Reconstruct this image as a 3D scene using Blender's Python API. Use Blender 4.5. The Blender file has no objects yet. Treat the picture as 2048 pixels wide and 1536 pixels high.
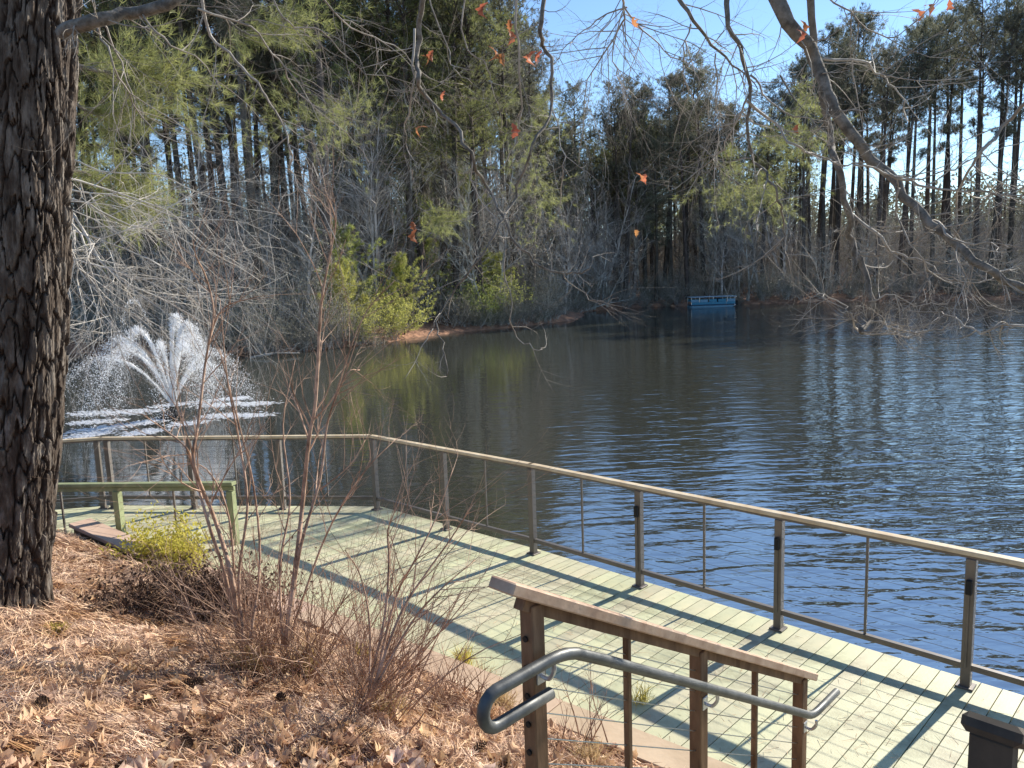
import bpy, math, random
import numpy as np
from mathutils import Matrix, Vector

random.seed(7)
rng = np.random.default_rng(11)
scene = bpy.context.scene
col = scene.collection
A3 = lambda *a: np.array(a, float)

# ------------------------------------------------------------------ camera
F, PI_, RO, CH = 1525.0, math.radians(8.1), math.radians(2.05), 3.19
cp, sp, cr, sr = math.cos(PI_), math.sin(PI_), math.cos(RO), math.sin(RO)
right, up, fwd = A3(1, 0, 0), A3(0, sp, cp), A3(0, cp, -sp)
cx_, cy_ = cr * right - sr * up, sr * right + cr * up
cam_d = bpy.data.cameras.new('camera')
cam = bpy.data.objects.new('camera', cam_d)
col.objects.link(cam)
cam_d.sensor_width = 36.0
cam_d.lens = F / 2048 * 36.0
cam_d.clip_start = 0.05
cam_d.clip_end = 3000
M = Matrix.Identity(4)
for i in range(3):
    M[i][0] = cx_[i]; M[i][1] = cy_[i]; M[i][2] = -fwd[i]
M[2][3] = CH
cam.matrix_world = M
scene.camera = cam

# ------------------------------------------------------------------ light
SUN_AZ, SUN_EL = math.radians(50), math.radians(29.3)
w = bpy.data.worlds.new('World'); scene.world = w; w.use_nodes = True
nt = w.node_tree
bg = nt.nodes['Background']
sky = nt.nodes.new('ShaderNodeTexSky'); sky.sky_type = 'NISHITA'
sky.sun_disc = False
sky.sun_elevation = SUN_EL; sky.sun_rotation = SUN_AZ
sky.altitude = 200; sky.air_density = 1.0; sky.dust_density = 0.0; sky.ozone_density = 4.0
nt.links.new(sky.outputs[0], bg.inputs[0])
bg.inputs[1].default_value = 0.108
sun_d = bpy.data.lights.new('sun', 'SUN'); sun = bpy.data.objects.new('sun', sun_d); col.objects.link(sun)
sun_d.energy = 5.0; sun_d.angle = math.radians(0.5); sun_d.color = (1.0, 0.93, 0.81)
SD = Vector((math.sin(SUN_AZ) * math.cos(SUN_EL), math.cos(SUN_AZ) * math.cos(SUN_EL), math.sin(SUN_EL)))
sun.rotation_euler = SD.to_track_quat('Z', 'Y').to_euler()
vs = scene.view_settings
vs.view_transform = 'Standard'; vs.look = 'None'; vs.gamma = 1; vs.use_curve_mapping = False; vs.exposure = 0.88

# ------------------------------------------------------------------ placing helpers
CAM = A3(0, 0, CH)
def ray(u, v):
    X = (u - 1024) / F; Y = -(v - 768) / F
    X, Y = cr * X + sr * Y, -sr * X + cr * Y
    return A3(X, cp + Y * sp, -sp + Y * cp)
def atz(u, v, z):
    d = ray(u, v); return CAM + (z - CH) / d[2] * d
def aty(u, v, y):
    d = ray(u, v); return CAM + y / d[1] * d
def onplane(u, v, p, n):
    d = ray(u, v); return CAM + np.dot(np.array(p) - CAM, n) / np.dot(d, n) * d

# ------------------------------------------------------------------ mesh helpers
class MB:
    """collects vertices and faces; build() links them as one mesh object"""
    def __init__(s): s.V = []; s.F3 = []; s.F4 = []; s.n = 0; s.poly = []
    def add(s, V, f3=None, f4=None, poly=None):
        V = np.asarray(V, float).reshape(-1, 3)
        if f3 is not None and len(f3): s.F3.append(np.asarray(f3, int).reshape(-1, 3) + s.n)
        if f4 is not None and len(f4): s.F4.append(np.asarray(f4, int).reshape(-1, 4) + s.n)
        if poly: s.poly += [[i + s.n for i in p] for p in poly]
        s.V.append(V); s.n += len(V)
    def mesh(s, name, mat, smooth=False):
        me = bpy.data.meshes.new(name)
        V = np.concatenate(s.V) if s.V else np.zeros((0, 3))
        f3 = np.concatenate(s.F3) if s.F3 else np.zeros((0, 3), int)
        f4 = np.concatenate(s.F4) if s.F4 else np.zeros((0, 4), int)
        lp = np.concatenate([f3.ravel(), f4.ravel()] + [np.array(p) for p in s.poly]) if s.poly else np.concatenate([f3.ravel(), f4.ravel()])
        sz = np.concatenate([np.full(len(f3), 3), np.full(len(f4), 4), np.array([len(p) for p in s.poly], int)]).astype(int)
        me.vertices.add(len(V)); me.vertices.foreach_set('co', V.ravel())
        me.loops.add(len(lp)); me.loops.foreach_set('vertex_index', lp.astype(np.int32))
        me.polygons.add(len(sz))
        st = np.concatenate([[0], np.cumsum(sz)[:-1]]).astype(np.int32)
        me.polygons.foreach_set('loop_start', st)
        me.polygons.foreach_set('use_smooth', np.full(len(sz), bool(smooth)))
        me.update(calc_edges=True); me.validate()
        for m in (mat if isinstance(mat, (list, tuple)) else [mat]): me.materials.append(m)
        return me
    def build(s, name, mat, parent=None, smooth=False):
        return link(name, s.mesh(name, mat, smooth), parent)
def link(name, me, parent=None, loc=None):
    o = bpy.data.objects.new(name, me); col.objects.link(o)
    if parent is not None: o.parent = parent
    if loc is not None: o.location = loc
    return o
def tag(o, label=None, cat=None, group=None, kind=None):
    if label: o['label'] = label
    if cat: o['category'] = cat
    if group: o['group'] = group
    if kind: o['kind'] = kind
    return o
def empty(name, loc, label, cat, group=None, kind=None):
    o = bpy.data.objects.new(name, None); col.objects.link(o); o.location = loc; o.empty_display_size = 0.2
    return tag(o, label, cat, group, kind)
def unit(a):
    a = np.asarray(a, float); return a / (np.linalg.norm(a, axis=-1, keepdims=True) + 1e-12)
def box(mb, c, ax, ay, az):
    """box with centre c and half axis vectors"""
    c, ax, ay, az = map(np.asarray, (c, ax, ay, az))
    V = [c + i * ax + j * ay + k * az for i in (-1, 1) for j in (-1, 1) for k in (-1, 1)]
    mb.add(V, f4=[(0, 1, 3, 2), (4, 6, 7, 5), (0, 4, 5, 1), (2, 3, 7, 6), (0, 2, 6, 4), (1, 5, 7, 3)])
def bbox(mb, c, ax, ay, az, bev=0.004):
    """box with chamfered edges (vertices pulled in on every axis)"""
    c, ax, ay, az = [np.asarray(q, float) for q in (c, ax, ay, az)]
    la, lb, lc = [np.linalg.norm(q) for q in (ax, ay, az)]
    ua, ub, uc = ax / la, ay / lb, az / lc
    V = []; idx = {}
    for i in (-1, 1):
        for j in (-1, 1):
            for k in (-1, 1):
                for m in range(3):
                    p = [la - bev, lb - bev, lc - bev]; p[m] += bev
                    idx[(i, j, k, m)] = len(V)
                    V.append(c + i * p[0] * ua + j * p[1] * ub + k * p[2] * uc)
    f4, f3 = [], []
    for s_ in (-1, 1):
        f4.append([idx[(s_, a, b, 0)] for a, b in ((-1, -1), (1, -1), (1, 1), (-1, 1))][::s_])
        f4.append([idx[(a, s_, b, 1)] for a, b in ((-1, -1), (1, -1), (1, 1), (-1, 1))][::-s_])
        f4.append([idx[(a, b, s_, 2)] for a, b in ((-1, -1), (1, -1), (1, 1), (-1, 1))][::s_])
    for a in (-1, 1):
        for b in (-1, 1):
            f4.append([idx[(a, b, -1, 0)], idx[(a, b, 1, 0)], idx[(a, b, 1, 1)], idx[(a, b, -1, 1)]])
            f4.append([idx[(a, -1, b, 0)], idx[(a, 1, b, 0)], idx[(a, 1, b, 2)], idx[(a, -1, b, 2)]])
            f4.append([idx[(-1, a, b, 1)], idx[(1, a, b, 1)], idx[(1, a, b, 2)], idx[(-1, a, b, 2)]])
            for k in (-1, 1):
                f3.append([idx[(a, b, k, m)] for m in range(3)])
    mb.add(V, f3=f3, f4=f4)
def bar(mb, p0, p1, wx, wz, side=None, bev=0.003):
    """rectangular bar from p0 to p1, width wx (sideways) and height wz"""
    p0, p1 = np.asarray(p0, float), np.asarray(p1, float)
    d = unit(p1 - p0)
    s_ = np.asarray(side, float) if side is not None else unit(np.cross(d, [0, 0, 1]))
    u = np.cross(s_, d)
    bbox(mb, (p0 + p1) / 2, (p1 - p0) / 2, s_ * wx / 2, u * wz / 2, bev)
def prisms(mb, P0, P1, R0, R1, n=3):
    P0, P1 = np.asarray(P0, float), np.asarray(P1, float)
    R0 = np.broadcast_to(np.asarray(R0, float), (len(P0),)); R1 = np.broadcast_to(np.asarray(R1, float), (len(P0),))
    d = unit(P1 - P0)
    ref = np.where(np.abs(d[:, 2:3]) > 0.9, A3(1, 0, 0), A3(0, 0, 1))
    a = unit(np.cross(d, ref)); b = np.cross(d, a)
    V = np.empty((len(P0), 2 * n, 3))
    for k in range(n):
        t = 2 * math.pi * k / n
        o = a * math.cos(t) + b * math.sin(t)
        V[:, k] = P0 + o * R0[:, None]; V[:, n + k] = P1 + o * R1[:, None]
    base = (np.arange(len(P0)) * 2 * n)[:, None]
    q = np.concatenate([base + np.array([[k, (k + 1) % n, n + (k + 1) % n, n + k]]) for k in range(n)])
    mb.add(V.reshape(-1, 3), f4=q)
def tube(mb, P, R, n=8, cap=True, wob=0.0):
    P = np.asarray(P, float); R = np.broadcast_to(np.asarray(R, float), (len(P),))
    T = np.gradient(P, axis=0); T = unit(T)
    ref = A3(0, 0, 1) if abs(T[0][2]) < 0.9 else A3(1, 0, 0)
    a = unit(np.cross(T[0], ref)); V = []
    for i in range(len(P)):
        a = unit(a - T[i] * np.dot(a, T[i])); b = np.cross(T[i], a)
        for k in range(n):
            t = 2 * math.pi * k / n
            r = R[i] * (1 + (random.uniform(-wob, wob) if wob else 0))
            V.append(P[i] + (a * math.cos(t) + b * math.sin(t)) * r)
    f = [(i * n + k, i * n + (k + 1) % n, (i + 1) * n + (k + 1) % n, (i + 1) * n + k) for i in range(len(P) - 1) for k in range(n)]
    mb.add(V, f4=f, poly=[list(range(n))[::-1], [(len(P) - 1) * n + k for k in range(n)]] if cap else None)
def catmull(P, k=5):
    P = np.asarray(P, float)
    Q = np.vstack([2 * P[0] - P[1], P, 2 * P[-1] - P[-2]])
    out = []
    for i in range(1, len(Q) - 2):
        for j in range(k):
            t = j / k
            out.append(0.5 * (2 * Q[i] + (Q[i + 1] - Q[i - 1]) * t + (2 * Q[i - 1] - 5 * Q[i] + 4 * Q[i + 1] - Q[i + 2]) * t * t
                              + (3 * Q[i] - Q[i - 1] - 3 * Q[i + 1] + Q[i + 2]) * t ** 3))
    out.append(P[-1]); return np.array(out)
def rand_unit(n):
    v = rng.normal(size=(n, 3)); return unit(v)
def slivers(mb, P, D, L, Wd):
    """one thin triangle per point"""
    D = unit(D); s_ = unit(np.cross(D, rand_unit(len(P)))) * np.broadcast_to(np.asarray(Wd, float), (len(P),))[:, None] / 2
    L = np.broadcast_to(np.asarray(L, float), (len(P),))[:, None]
    V = np.stack([P - s_, P + s_, P + D * L], 1).reshape(-1, 3)
    mb.add(V, f3=np.arange(len(V)).reshape(-1, 3))
def leafquads(mb, P, D, L, Wd):
    """rhombic leaf per point, slightly folded"""
    n = len(P); D = unit(D); s_ = unit(np.cross(D, rand_unit(n))); u = np.cross(s_, D)
    L = np.broadcast_to(np.asarray(L, float), (n,))[:, None]; Wd = np.broadcast_to(np.asarray(Wd, float), (n,))[:, None]
    V = np.stack([P, P + D * L * .5 + s_ * Wd / 2 + u * Wd * .2, P + D * L, P + D * L * .5 - s_ * Wd / 2 + u * Wd * .2], 1).reshape(-1, 3)
    b = (np.arange(n) * 4)[:, None]
    mb.add(V, f3=np.concatenate([b + [[0, 1, 2]], b + [[0, 2, 3]]]))

# value noise
def hash2(ix, iy, s=0):
    n = (ix * 374761393 + iy * 668265263 + s * 1442695041) & 0x7fffffff
    n = ((n ^ (n >> 13)) * 1274126177) & 0x7fffffff
    return ((n ^ (n >> 16)) & 0xffff) / 65535.0
def vnoise(x, y, s=0):
    ix, iy = np.floor(x).astype(np.int64), np.floor(y).astype(np.int64)
    fx, fy = x - ix, y - iy; fx = fx * fx * (3 - 2 * fx); fy = fy * fy * (3 - 2 * fy)
    a, b, c, d = hash2(ix, iy, s), hash2(ix + 1, iy, s), hash2(ix, iy + 1, s), hash2(ix + 1, iy + 1, s)
    return (a * (1 - fx) + b * fx) * (1 - fy) + (c * (1 - fx) + d * fx) * fy
def fbm(x, y, o=4, s=0):
    return sum(vnoise(x * 2 ** k, y * 2 ** k, s + k) * .5 ** k for k in range(o)) / (2 - .5 ** (o - 1)) - .5

# ------------------------------------------------------------------ materials
def mat(name, c, rough=0.7, c2=None, scale=5.0, stretch=(1, 1, 1), bump=0.0, bscale=None, var=0.0, metallic=0.0,
        transl=0.0, c3=None, detail=6, island=0.0, spec=0.15):
    m = bpy.data.materials.new(name); m.use_nodes = True
    t = m.node_tree; N = t.nodes; Lk = t.links; b = N['Principled BSDF']; out = N['Material Output']
    b.inputs['Roughness'].default_value = rough; b.inputs['Metallic'].default_value = metallic
    b.inputs['Specular IOR Level'].default_value = spec
    tc = N.new('ShaderNodeTexCoord'); mp = N.new('ShaderNodeMapping'); mp.inputs['Scale'].default_value = stretch
    Lk.new(tc.outputs['Object'], mp.inputs[0])
    rgb = None
    if c2 is not None:
        no = N.new('ShaderNodeTexNoise'); no.inputs['Scale'].default_value = scale; no.inputs['Detail'].default_value = detail
        no.inputs['Roughness'].default_value = .65
        Lk.new(mp.outputs[0], no.inputs['Vector'])
        cr_ = N.new('ShaderNodeValToRGB'); e = cr_.color_ramp.elements
        e[0].position = .36; e[1].position = .64; e[0].color = (*c, 1); e[1].color = (*c2, 1)
        if c3 is not None:
            q = e.new(.5); q.color = (*c3, 1)
        Lk.new(no.outputs['Fac'], cr_.inputs[0]); rgb = cr_.outputs[0]
    else:
        r_ = N.new('ShaderNodeRGB'); r_.outputs[0].default_value = (*c, 1); rgb = r_.outputs[0]
    if var > 0 or island > 0:
        hs = N.new('ShaderNodeHueSaturation'); hs.inputs['Fac'].default_value = 1
        Lk.new(rgb, hs.inputs['Color'])
        mr = N.new('ShaderNodeMapRange'); amt = max(var, island)
        mr.inputs['To Min'].default_value = 1 - amt; mr.inputs['To Max'].default_value = 1 + amt
        if island > 0:
            g = N.new('ShaderNodeNewGeometry'); Lk.new(g.outputs['Random Per Island'], mr.inputs[0])
            m2 = N.new('ShaderNodeMapRange'); m2.inputs['To Min'].default_value = .485; m2.inputs['To Max'].default_value = .515
            Lk.new(g.outputs['Random Per Island'], m2.inputs[0]); Lk.new(m2.outputs[0], hs.inputs['Hue'])
        else:
            oi = N.new('ShaderNodeObjectInfo'); Lk.new(oi.outputs['Random'], mr.inputs[0])
            m2 = N.new('ShaderNodeMapRange'); m2.inputs['To Min'].default_value = .48; m2.inputs['To Max'].default_value = .52
            mu = N.new('ShaderNodeMath'); mu.operation = 'FRACT'; mm = N.new('ShaderNodeMath'); mm.operation = 'MULTIPLY'; mm.inputs[1].default_value = 7.31
            Lk.new(oi.outputs['Random'], mm.inputs[0]); Lk.new(mm.outputs[0], mu.inputs[0]); Lk.new(mu.outputs[0], m2.inputs[0]); Lk.new(m2.outputs[0], hs.inputs['Hue'])
        Lk.new(mr.outputs[0], hs.inputs['Value']); rgb = hs.outputs[0]
    Lk.new(rgb, b.inputs['Base Color'])
    if bump > 0:
        nb = N.new('ShaderNodeTexNoise'); nb.inputs['Scale'].default_value = bscale or scale * 3; nb.inputs['Detail'].default_value = 6
        Lk.new(mp.outputs[0], nb.inputs['Vector'])
        bu = N.new('ShaderNodeBump'); bu.inputs['Strength'].default_value = 1; bu.inputs['Distance'].default_value = bump
        Lk.new(nb.outputs['Fac'], bu.inputs['Height']); Lk.new(bu.outputs[0], b.inputs['Normal'])
    if transl > 0:
        tr = N.new('ShaderNodeBsdfTranslucent'); mx = N.new('ShaderNodeMixShader'); mx.inputs[0].default_value = transl
        Lk.new(rgb, tr.inputs[0]); Lk.new(b.outputs[0], mx.inputs[1]); Lk.new(tr.outputs[0], mx.inputs[2]); Lk.new(mx.outputs[0], out.inputs[0])
    return m
MT = dict(
    deck=mat('deck_composite', (.30, .28, .17), .6, c2=(.56, .52, .33), scale=2.2, stretch=(1, 1, 1), bump=.0012, bscale=60, var=.13, c3=(.50, .485, .31), detail=10, spec=.5),
    joist=mat('dark_joist', (.10, .08, .06), .8, c2=(.06, .05, .04), scale=8),
    curb=mat('curb_timber', (.44, .32, .22), .7, c2=(.56, .42, .30), scale=2.2, stretch=(1, 1, 6), bump=.002, bscale=25, var=.05),
    steel=mat('bronze_steel', (.13, .115, .10), .45, c2=(.17, .15, .13), scale=6, metallic=.35, bump=.0003, bscale=80, spec=.5),
    pipe=mat('grey_pipe', (.05, .053, .052), .48, c2=(.11, .113, .11), scale=9, metallic=.35, bump=.0004, bscale=70, spec=.5),
    wood=mat('brown_timber', (.12, .065, .036), .65, c2=(.25, .15, .085), scale=7, stretch=(2, 2, .35), bump=.0015, bscale=40),
    railwood=mat('top_rail_timber', (.42, .27, .18), .55, c2=(.56, .40, .28), scale=10, stretch=(1, 1, 1), bump=.001, bscale=60),
    railgold=mat('weathered_rail_timber', (.50, .38, .24), .5, c2=(.64, .54, .38), scale=6, bump=.001, bscale=60),
    greenwood=mat('weathered_green_timber', (.22, .24, .13), .6, c2=(.30, .33, .18), scale=7, stretch=(1, 1, .4), bump=.001),
    cable=mat('steel_cable', (.45, .44, .40), .35, metallic=.8),
    darkcable=mat('dark_cable', (.10, .10, .095), .6),
    dark=mat('black_fitting', (.02, .02, .02), .5),
    zinc=mat('galvanised_bracket', (.55, .56, .57), .35, metallic=.7, c2=(.4, .41, .42), scale=20),
    soil=mat('bank_soil', (.045, .02, .010), .95, c2=(.19, .095, .048), scale=9, c3=(.11, .055, .028), bump=.02, bscale=25),
    straw=mat('pine_straw', (.34, .175, .085), .75, c2=(.74, .54, .40), scale=3, island=.6, transl=.15),
    leaf=mat('dead_oak_leaf', (.42, .26, .17), .7, c2=(.88, .68, .52), scale=14, var=.28, transl=.25, bump=.002, bscale=30),
    leafm=mat('dead_leaf_litter', (.36, .205, .115), .75, c2=(.72, .50, .33), scale=2, island=.35, transl=.25),
    redleaf=mat('rust_oak_leaf', (.30, .10, .045), .6, c2=(.42, .18, .09), scale=20, var=.2, transl=.5),
    twig=mat('grey_twig', (.20, .17, .14), .7, c2=(.42, .38, .33), scale=6, bump=.0),
    palet=mat('pale_grey_twig', (.36, .33, .29), .7, c2=(.62, .58, .52), scale=4),
    fartwig=mat('far_grey_twig', (.13, .115, .098), .75, c2=(.62, .57, .50), scale=1.6, var=.3),
    limb=mat('grey_limb_bark', (.085, .075, .063), .85, c2=(.22, .20, .175), scale=18, stretch=(1, 1, 1), bump=.01, bscale=30),
    browntwig=mat('brown_stem', (.19, .11, .07), .65, c2=(.56, .38, .27), scale=8),
    greentwig=mat('green_stem', (.22, .24, .09), .6, c2=(.33, .30, .14), scale=6),
    farbark=mat('far_pine_bark', (.05, .04, .033), .9, c2=(.14, .115, .095), scale=3, stretch=(1, 1, .3), bump=.03, bscale=8, var=.2),
    needle=mat('pine_needles', (.09, .10, .035), .6, c2=(.30, .31, .12), scale=.5, var=.2, transl=.45, spec=.3),
    needleg=mat('dark_pine_needles', (.08, .085, .055), .6, c2=(.28, .28, .19), scale=.5, var=.2, transl=.4, spec=.3),
    spray=mat('sunlit_pine_needles', (.15, .165, .055), .55, c2=(.44, .45, .17), scale=5, transl=.5, spec=.3),
    young=mat('young_pine_needles', (.32, .35, .09), .6, c2=(.46, .48, .15), scale=.9, var=.12, transl=.5, spec=.3),
    shrubleaf=mat('grey_green_leaves', (.06, .06, .04), .45, c2=(.36, .34, .24), scale=2.5, var=.2, transl=.35, spec=.25),
    yshrub=mat('yellow_green_leaves', (.46, .42, .06), .5, c2=(.62, .55, .12), scale=6, transl=.45),
    mound=mat('dull_brown_leaves', (.05, .03, .022), .7, c2=(.13, .08, .055), scale=6, transl=.15),
    grass=mat('dry_grass', (.48, .34, .18), .7, c2=(.60, .46, .26), scale=4, transl=.4),
    ygrass=mat('yellow_grass', (.45, .38, .07), .6, c2=(.60, .50, .14), scale=4, transl=.4),
    water_w=mat('white_water', (.96, .96, .96), .25, transl=.45, spec=.5),
    blue=mat('blue_canvas', (.05, .19, .28), .5, c2=(.07, .24, .34), scale=2),
    bluelight=mat('pale_blue_panel', (.14, .27, .36), .4, c2=(.18, .32, .41), scale=3),
    bluewhite=mat('pale_roof', (.30, .45, .55), .35, spec=.5),
    hull=mat('dark_blue_hull', (.03, .05, .12), .4),
    metal=mat('aluminium', (.5, .5, .5), .3, metallic=.9),
)

# pine bark for the big trunk: grey plates over reddish cracks, driven by the real relief
def bark_material():
    m = mat('pine_bark', (.050, .036, .027), .85, c2=(.19, .165, .14), scale=14, stretch=(1, 1, .35), bump=.014, bscale=30, c3=(.09, .07, .055))
    t = m.node_tree; N = t.nodes; Lk = t.links
    b = N['Principled BSDF']; src = b.inputs['Base Color'].links[0].from_socket
    at = N.new('ShaderNodeAttribute'); at.attribute_name = 'crack'
    mx = N.new('ShaderNodeMixRGB'); mx.inputs[2].default_value = (.03, .018, .013, 1)
    Lk.new(at.outputs['Fac'], mx.inputs[0]); Lk.new(src, mx.inputs[1]); Lk.new(mx.outputs[0], b.inputs['Base Color'])
    return m
MT['bark'] = bark_material()

def ground_material():
    m = bpy.data.materials.new('forest_floor'); m.use_nodes = True
    t = m.node_tree; N = t.nodes; Lk = t.links; b = N['Principled BSDF']; b.inputs['Roughness'].default_value = .95
    tc = N.new('ShaderNodeTexCoord')
    n1 = N.new('ShaderNodeTexNoise'); n1.inputs['Scale'].default_value = 1.6; n1.inputs['Detail'].default_value = 10; n1.inputs['Roughness'].default_value = .7
    Lk.new(tc.outputs['Object'], n1.inputs['Vector'])
    r = N.new('ShaderNodeValToRGB'); e = r.color_ramp.elements
    e[0].position = .34; e[0].color = (.13, .07, .04, 1); e[1].position = .66; e[1].color = (.50, .27, .16, 1)
    q = e.new(.5); q.color = (.33, .17, .10, 1)
    Lk.new(n1.outputs['Fac'], r.inputs[0]); Lk.new(r.outputs[0], b.inputs['Base Color'])
    bu = N.new('ShaderNodeBump'); bu.inputs['Distance'].default_value = .15
    Lk.new(n1.outputs['Fac'], bu.inputs['Height']); Lk.new(bu.outputs[0], b.inputs['Normal'])
    return m
def water_material():
    m = bpy.data.materials.new('lake_water'); m.use_nodes = True
    t = m.node_tree; N = t.nodes; Lk = t.links; b = N['Principled BSDF']
    b.inputs['Base Color'].default_value = (.040, .042, .034, 1); b.inputs['Roughness'].default_value = .035
    b.inputs['IOR'].default_value = 5.0
    tc = N.new('ShaderNodeTexCoord')
    def layer(scale, rot, st, detail, dist=0):
        mp = N.new('ShaderNodeMapping'); mp.inputs['Rotation'].default_value = (0, 0, math.radians(rot)); mp.inputs['Scale'].default_value = st
        Lk.new(tc.outputs['Object'], mp.inputs[0])
        n = N.new('ShaderNodeTexNoise'); n.inputs['Scale'].default_value = scale; n.inputs['Detail'].default_value = detail
        n.inputs['Roughness'].default_value = .5; n.inputs['Distortion'].default_value = dist
        Lk.new(mp.outputs[0], n.inputs['Vector']); return n.outputs['Fac']
    big = layer(1.7, -24, (.30, 1, 1), 2, .5)
    mid = layer(4.2, -33, (.34, 1, 1), 2, .4)
    fin = layer(11, -15, (.5, 1, 1), 2)
    calm = layer(.06, 0, (1, 1, 1), 2)
    # sheltered water on the left is calmer than the open water on the right
    sx = N.new('ShaderNodeSeparateXYZ'); Lk.new(tc.outputs['Object'], sx.inputs[0])
    g = N.new('ShaderNodeMath'); g.operation = 'MULTIPLY_ADD'; g.inputs[1].default_value = -.32; Lk.new(sx.outputs[1], g.inputs[0]); Lk.new(sx.outputs[0], g.inputs[2])
    g2 = N.new('ShaderNodeMath'); g2.operation = 'MULTIPLY_ADD'; g2.inputs[1].default_value = 10; Lk.new(calm, g2.inputs[0]); Lk.new(g.outputs[0], g2.inputs[2])
    mr = N.new('ShaderNodeMapRange'); mr.interpolation_type = 'SMOOTHSTEP'
    mr.inputs['From Min'].default_value = -6; mr.inputs['From Max'].default_value = 6; mr.inputs['To Min'].default_value = .16; mr.inputs['To Max'].default_value = 1.0
    Lk.new(g2.outputs[0], mr.inputs[0])
    s1 = N.new('ShaderNodeMath'); s1.operation = 'MULTIPLY_ADD'; s1.inputs[1].default_value = .45; Lk.new(mid, s1.inputs[0]); Lk.new(big, s1.inputs[2])
    s2 = N.new('ShaderNodeMath'); s2.operation = 'MULTIPLY_ADD'; s2.inputs[1].default_value = .10; Lk.new(fin, s2.inputs[0]); Lk.new(s1.outputs[0], s2.inputs[2])
    ml = N.new('ShaderNodeMath'); ml.operation = 'MULTIPLY'; Lk.new(s2.outputs[0], ml.inputs[0]); Lk.new(mr.outputs[0], ml.inputs[1])
    bu = N.new('ShaderNodeBump'); bu.inputs['Distance'].default_value = .044; bu.inputs['Strength'].default_value = 1
    Lk.new(ml.outputs[0], bu.inputs['Height']); Lk.new(bu.outputs[0], b.inputs['Normal'])
    return m
MT['floor'] = ground_material(); MT['water'] = water_material()

WZ = -0.8
# ------------------------------------------------------------------ lake and far shore
mb = MB(); mb.add([(-400, -60, WZ), (400, -60, WZ), (400, 400, WZ), (-400, 400, WZ)], f4=[(0, 1, 2, 3)])
tag(mb.build('lake_water', MT['water']), 'dark green-brown pond water with fine ripples', 'water', kind='structure')

SHORE = np.array([(-140, 30), (-90, 48), (-62, 56), (-46, 54), (-30, 50.5), (-21, 46.5), (-14, 43.5), (-11, 45.5), (-7.7, 49), (-4.3, 56),
                  (1.2, 60), (5.6, 66), (8, 79), (15, 84), (22, 83), (31, 81.5), (38, 79), (48, 73), (56, 67), (66, 58), (84, 44), (120, 20), (170, -20)], float)
def shore_dist(x, y):
    """signed distance to the shore line, positive on land"""
    x = np.asarray(x, float); y = np.asarray(y, float); best = np.full(x.shape, 1e9); sg = np.zeros(x.shape)
    for (x0, y0), (x1, y1) in zip(SHORE[:-1], SHORE[1:]):
        dx, dy = x1 - x0, y1 - y0; L2 = dx * dx + dy * dy
        t = np.clip(((x - x0) * dx + (y - y0) * dy) / L2, 0, 1)
        d = np.hypot(x - x0 - t * dx, y - y0 - t * dy)
        s_ = (dx * (y - y0) - dy * (x - x0))
        upd = d < best; best = np.where(upd, d, best); sg = np.where(upd, np.sign(s_), sg)
    return best * sg
def hill_z(x, y):
    x = np.asarray(x, float); y = np.asarray(y, float)
    d = shore_dist(x, y) + fbm(x * .25, y * .25, 3, 5) * 2.2
    base = np.where(d < 0, d * .5, .30 * (1 - np.exp(-np.maximum(d, 0) * 1.5)) * 1.4 + np.maximum(d, 0) * .085)
    return WZ - .05 + np.clip(base, -1.5, 12) + np.where(d > 2, fbm(x * .12, y * .12, 4, 9) * 2.0, 0) * np.clip(d / 15, 0, 1)
gx = np.linspace(-190, 210, 320); gy = np.linspace(-20, 235, 220)
X, Y = np.meshgrid(gx, gy); Z = hill_z(X, Y)
V = np.stack([X, Y, Z], -1).reshape(-1, 3)
ii, jj = np.meshgrid(np.arange(len(gy) - 1), np.arange(len(gx) - 1), indexing='ij'); i0 = (ii * len(gx) + jj).ravel()
q = np.stack([i0, i0 + 1, i0 + 1 + len(gx), i0 + len(gx)], 1)
q = q[(V[q][:, :, 2].max(1) > WZ - .9)]
mb = MB(); mb.add(V, f4=q)
tag(mb.build('far_shore_ground', MT['floor'], smooth=True), 'rising wooded far bank covered in orange brown pine straw', 'ground', kind='structure')
# land far out to the horizon, behind everything
mb = MB(); n = 64
ang = np.linspace(0, 2 * math.pi, n, endpoint=False)
ring = [(r * np.cos(ang), r * np.sin(ang), z) for r, z in ((215, 1.0), (600, 8.0), (2400, 20.0))]
V = np.concatenate([np.stack([a, b, np.full(n, c)], 1) for a, b, c in ring])
f = [(k * n + i, k * n + (i + 1) % n, (k + 1) * n + (i + 1) % n, (k + 1) * n + i) for k in range(2) for i in range(n)]
mb.add(V, f4=f)
tag(mb.build('distant_land', MT['floor'], smooth=True), 'distant land running out to the horizon', 'ground', kind='structure')

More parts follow.
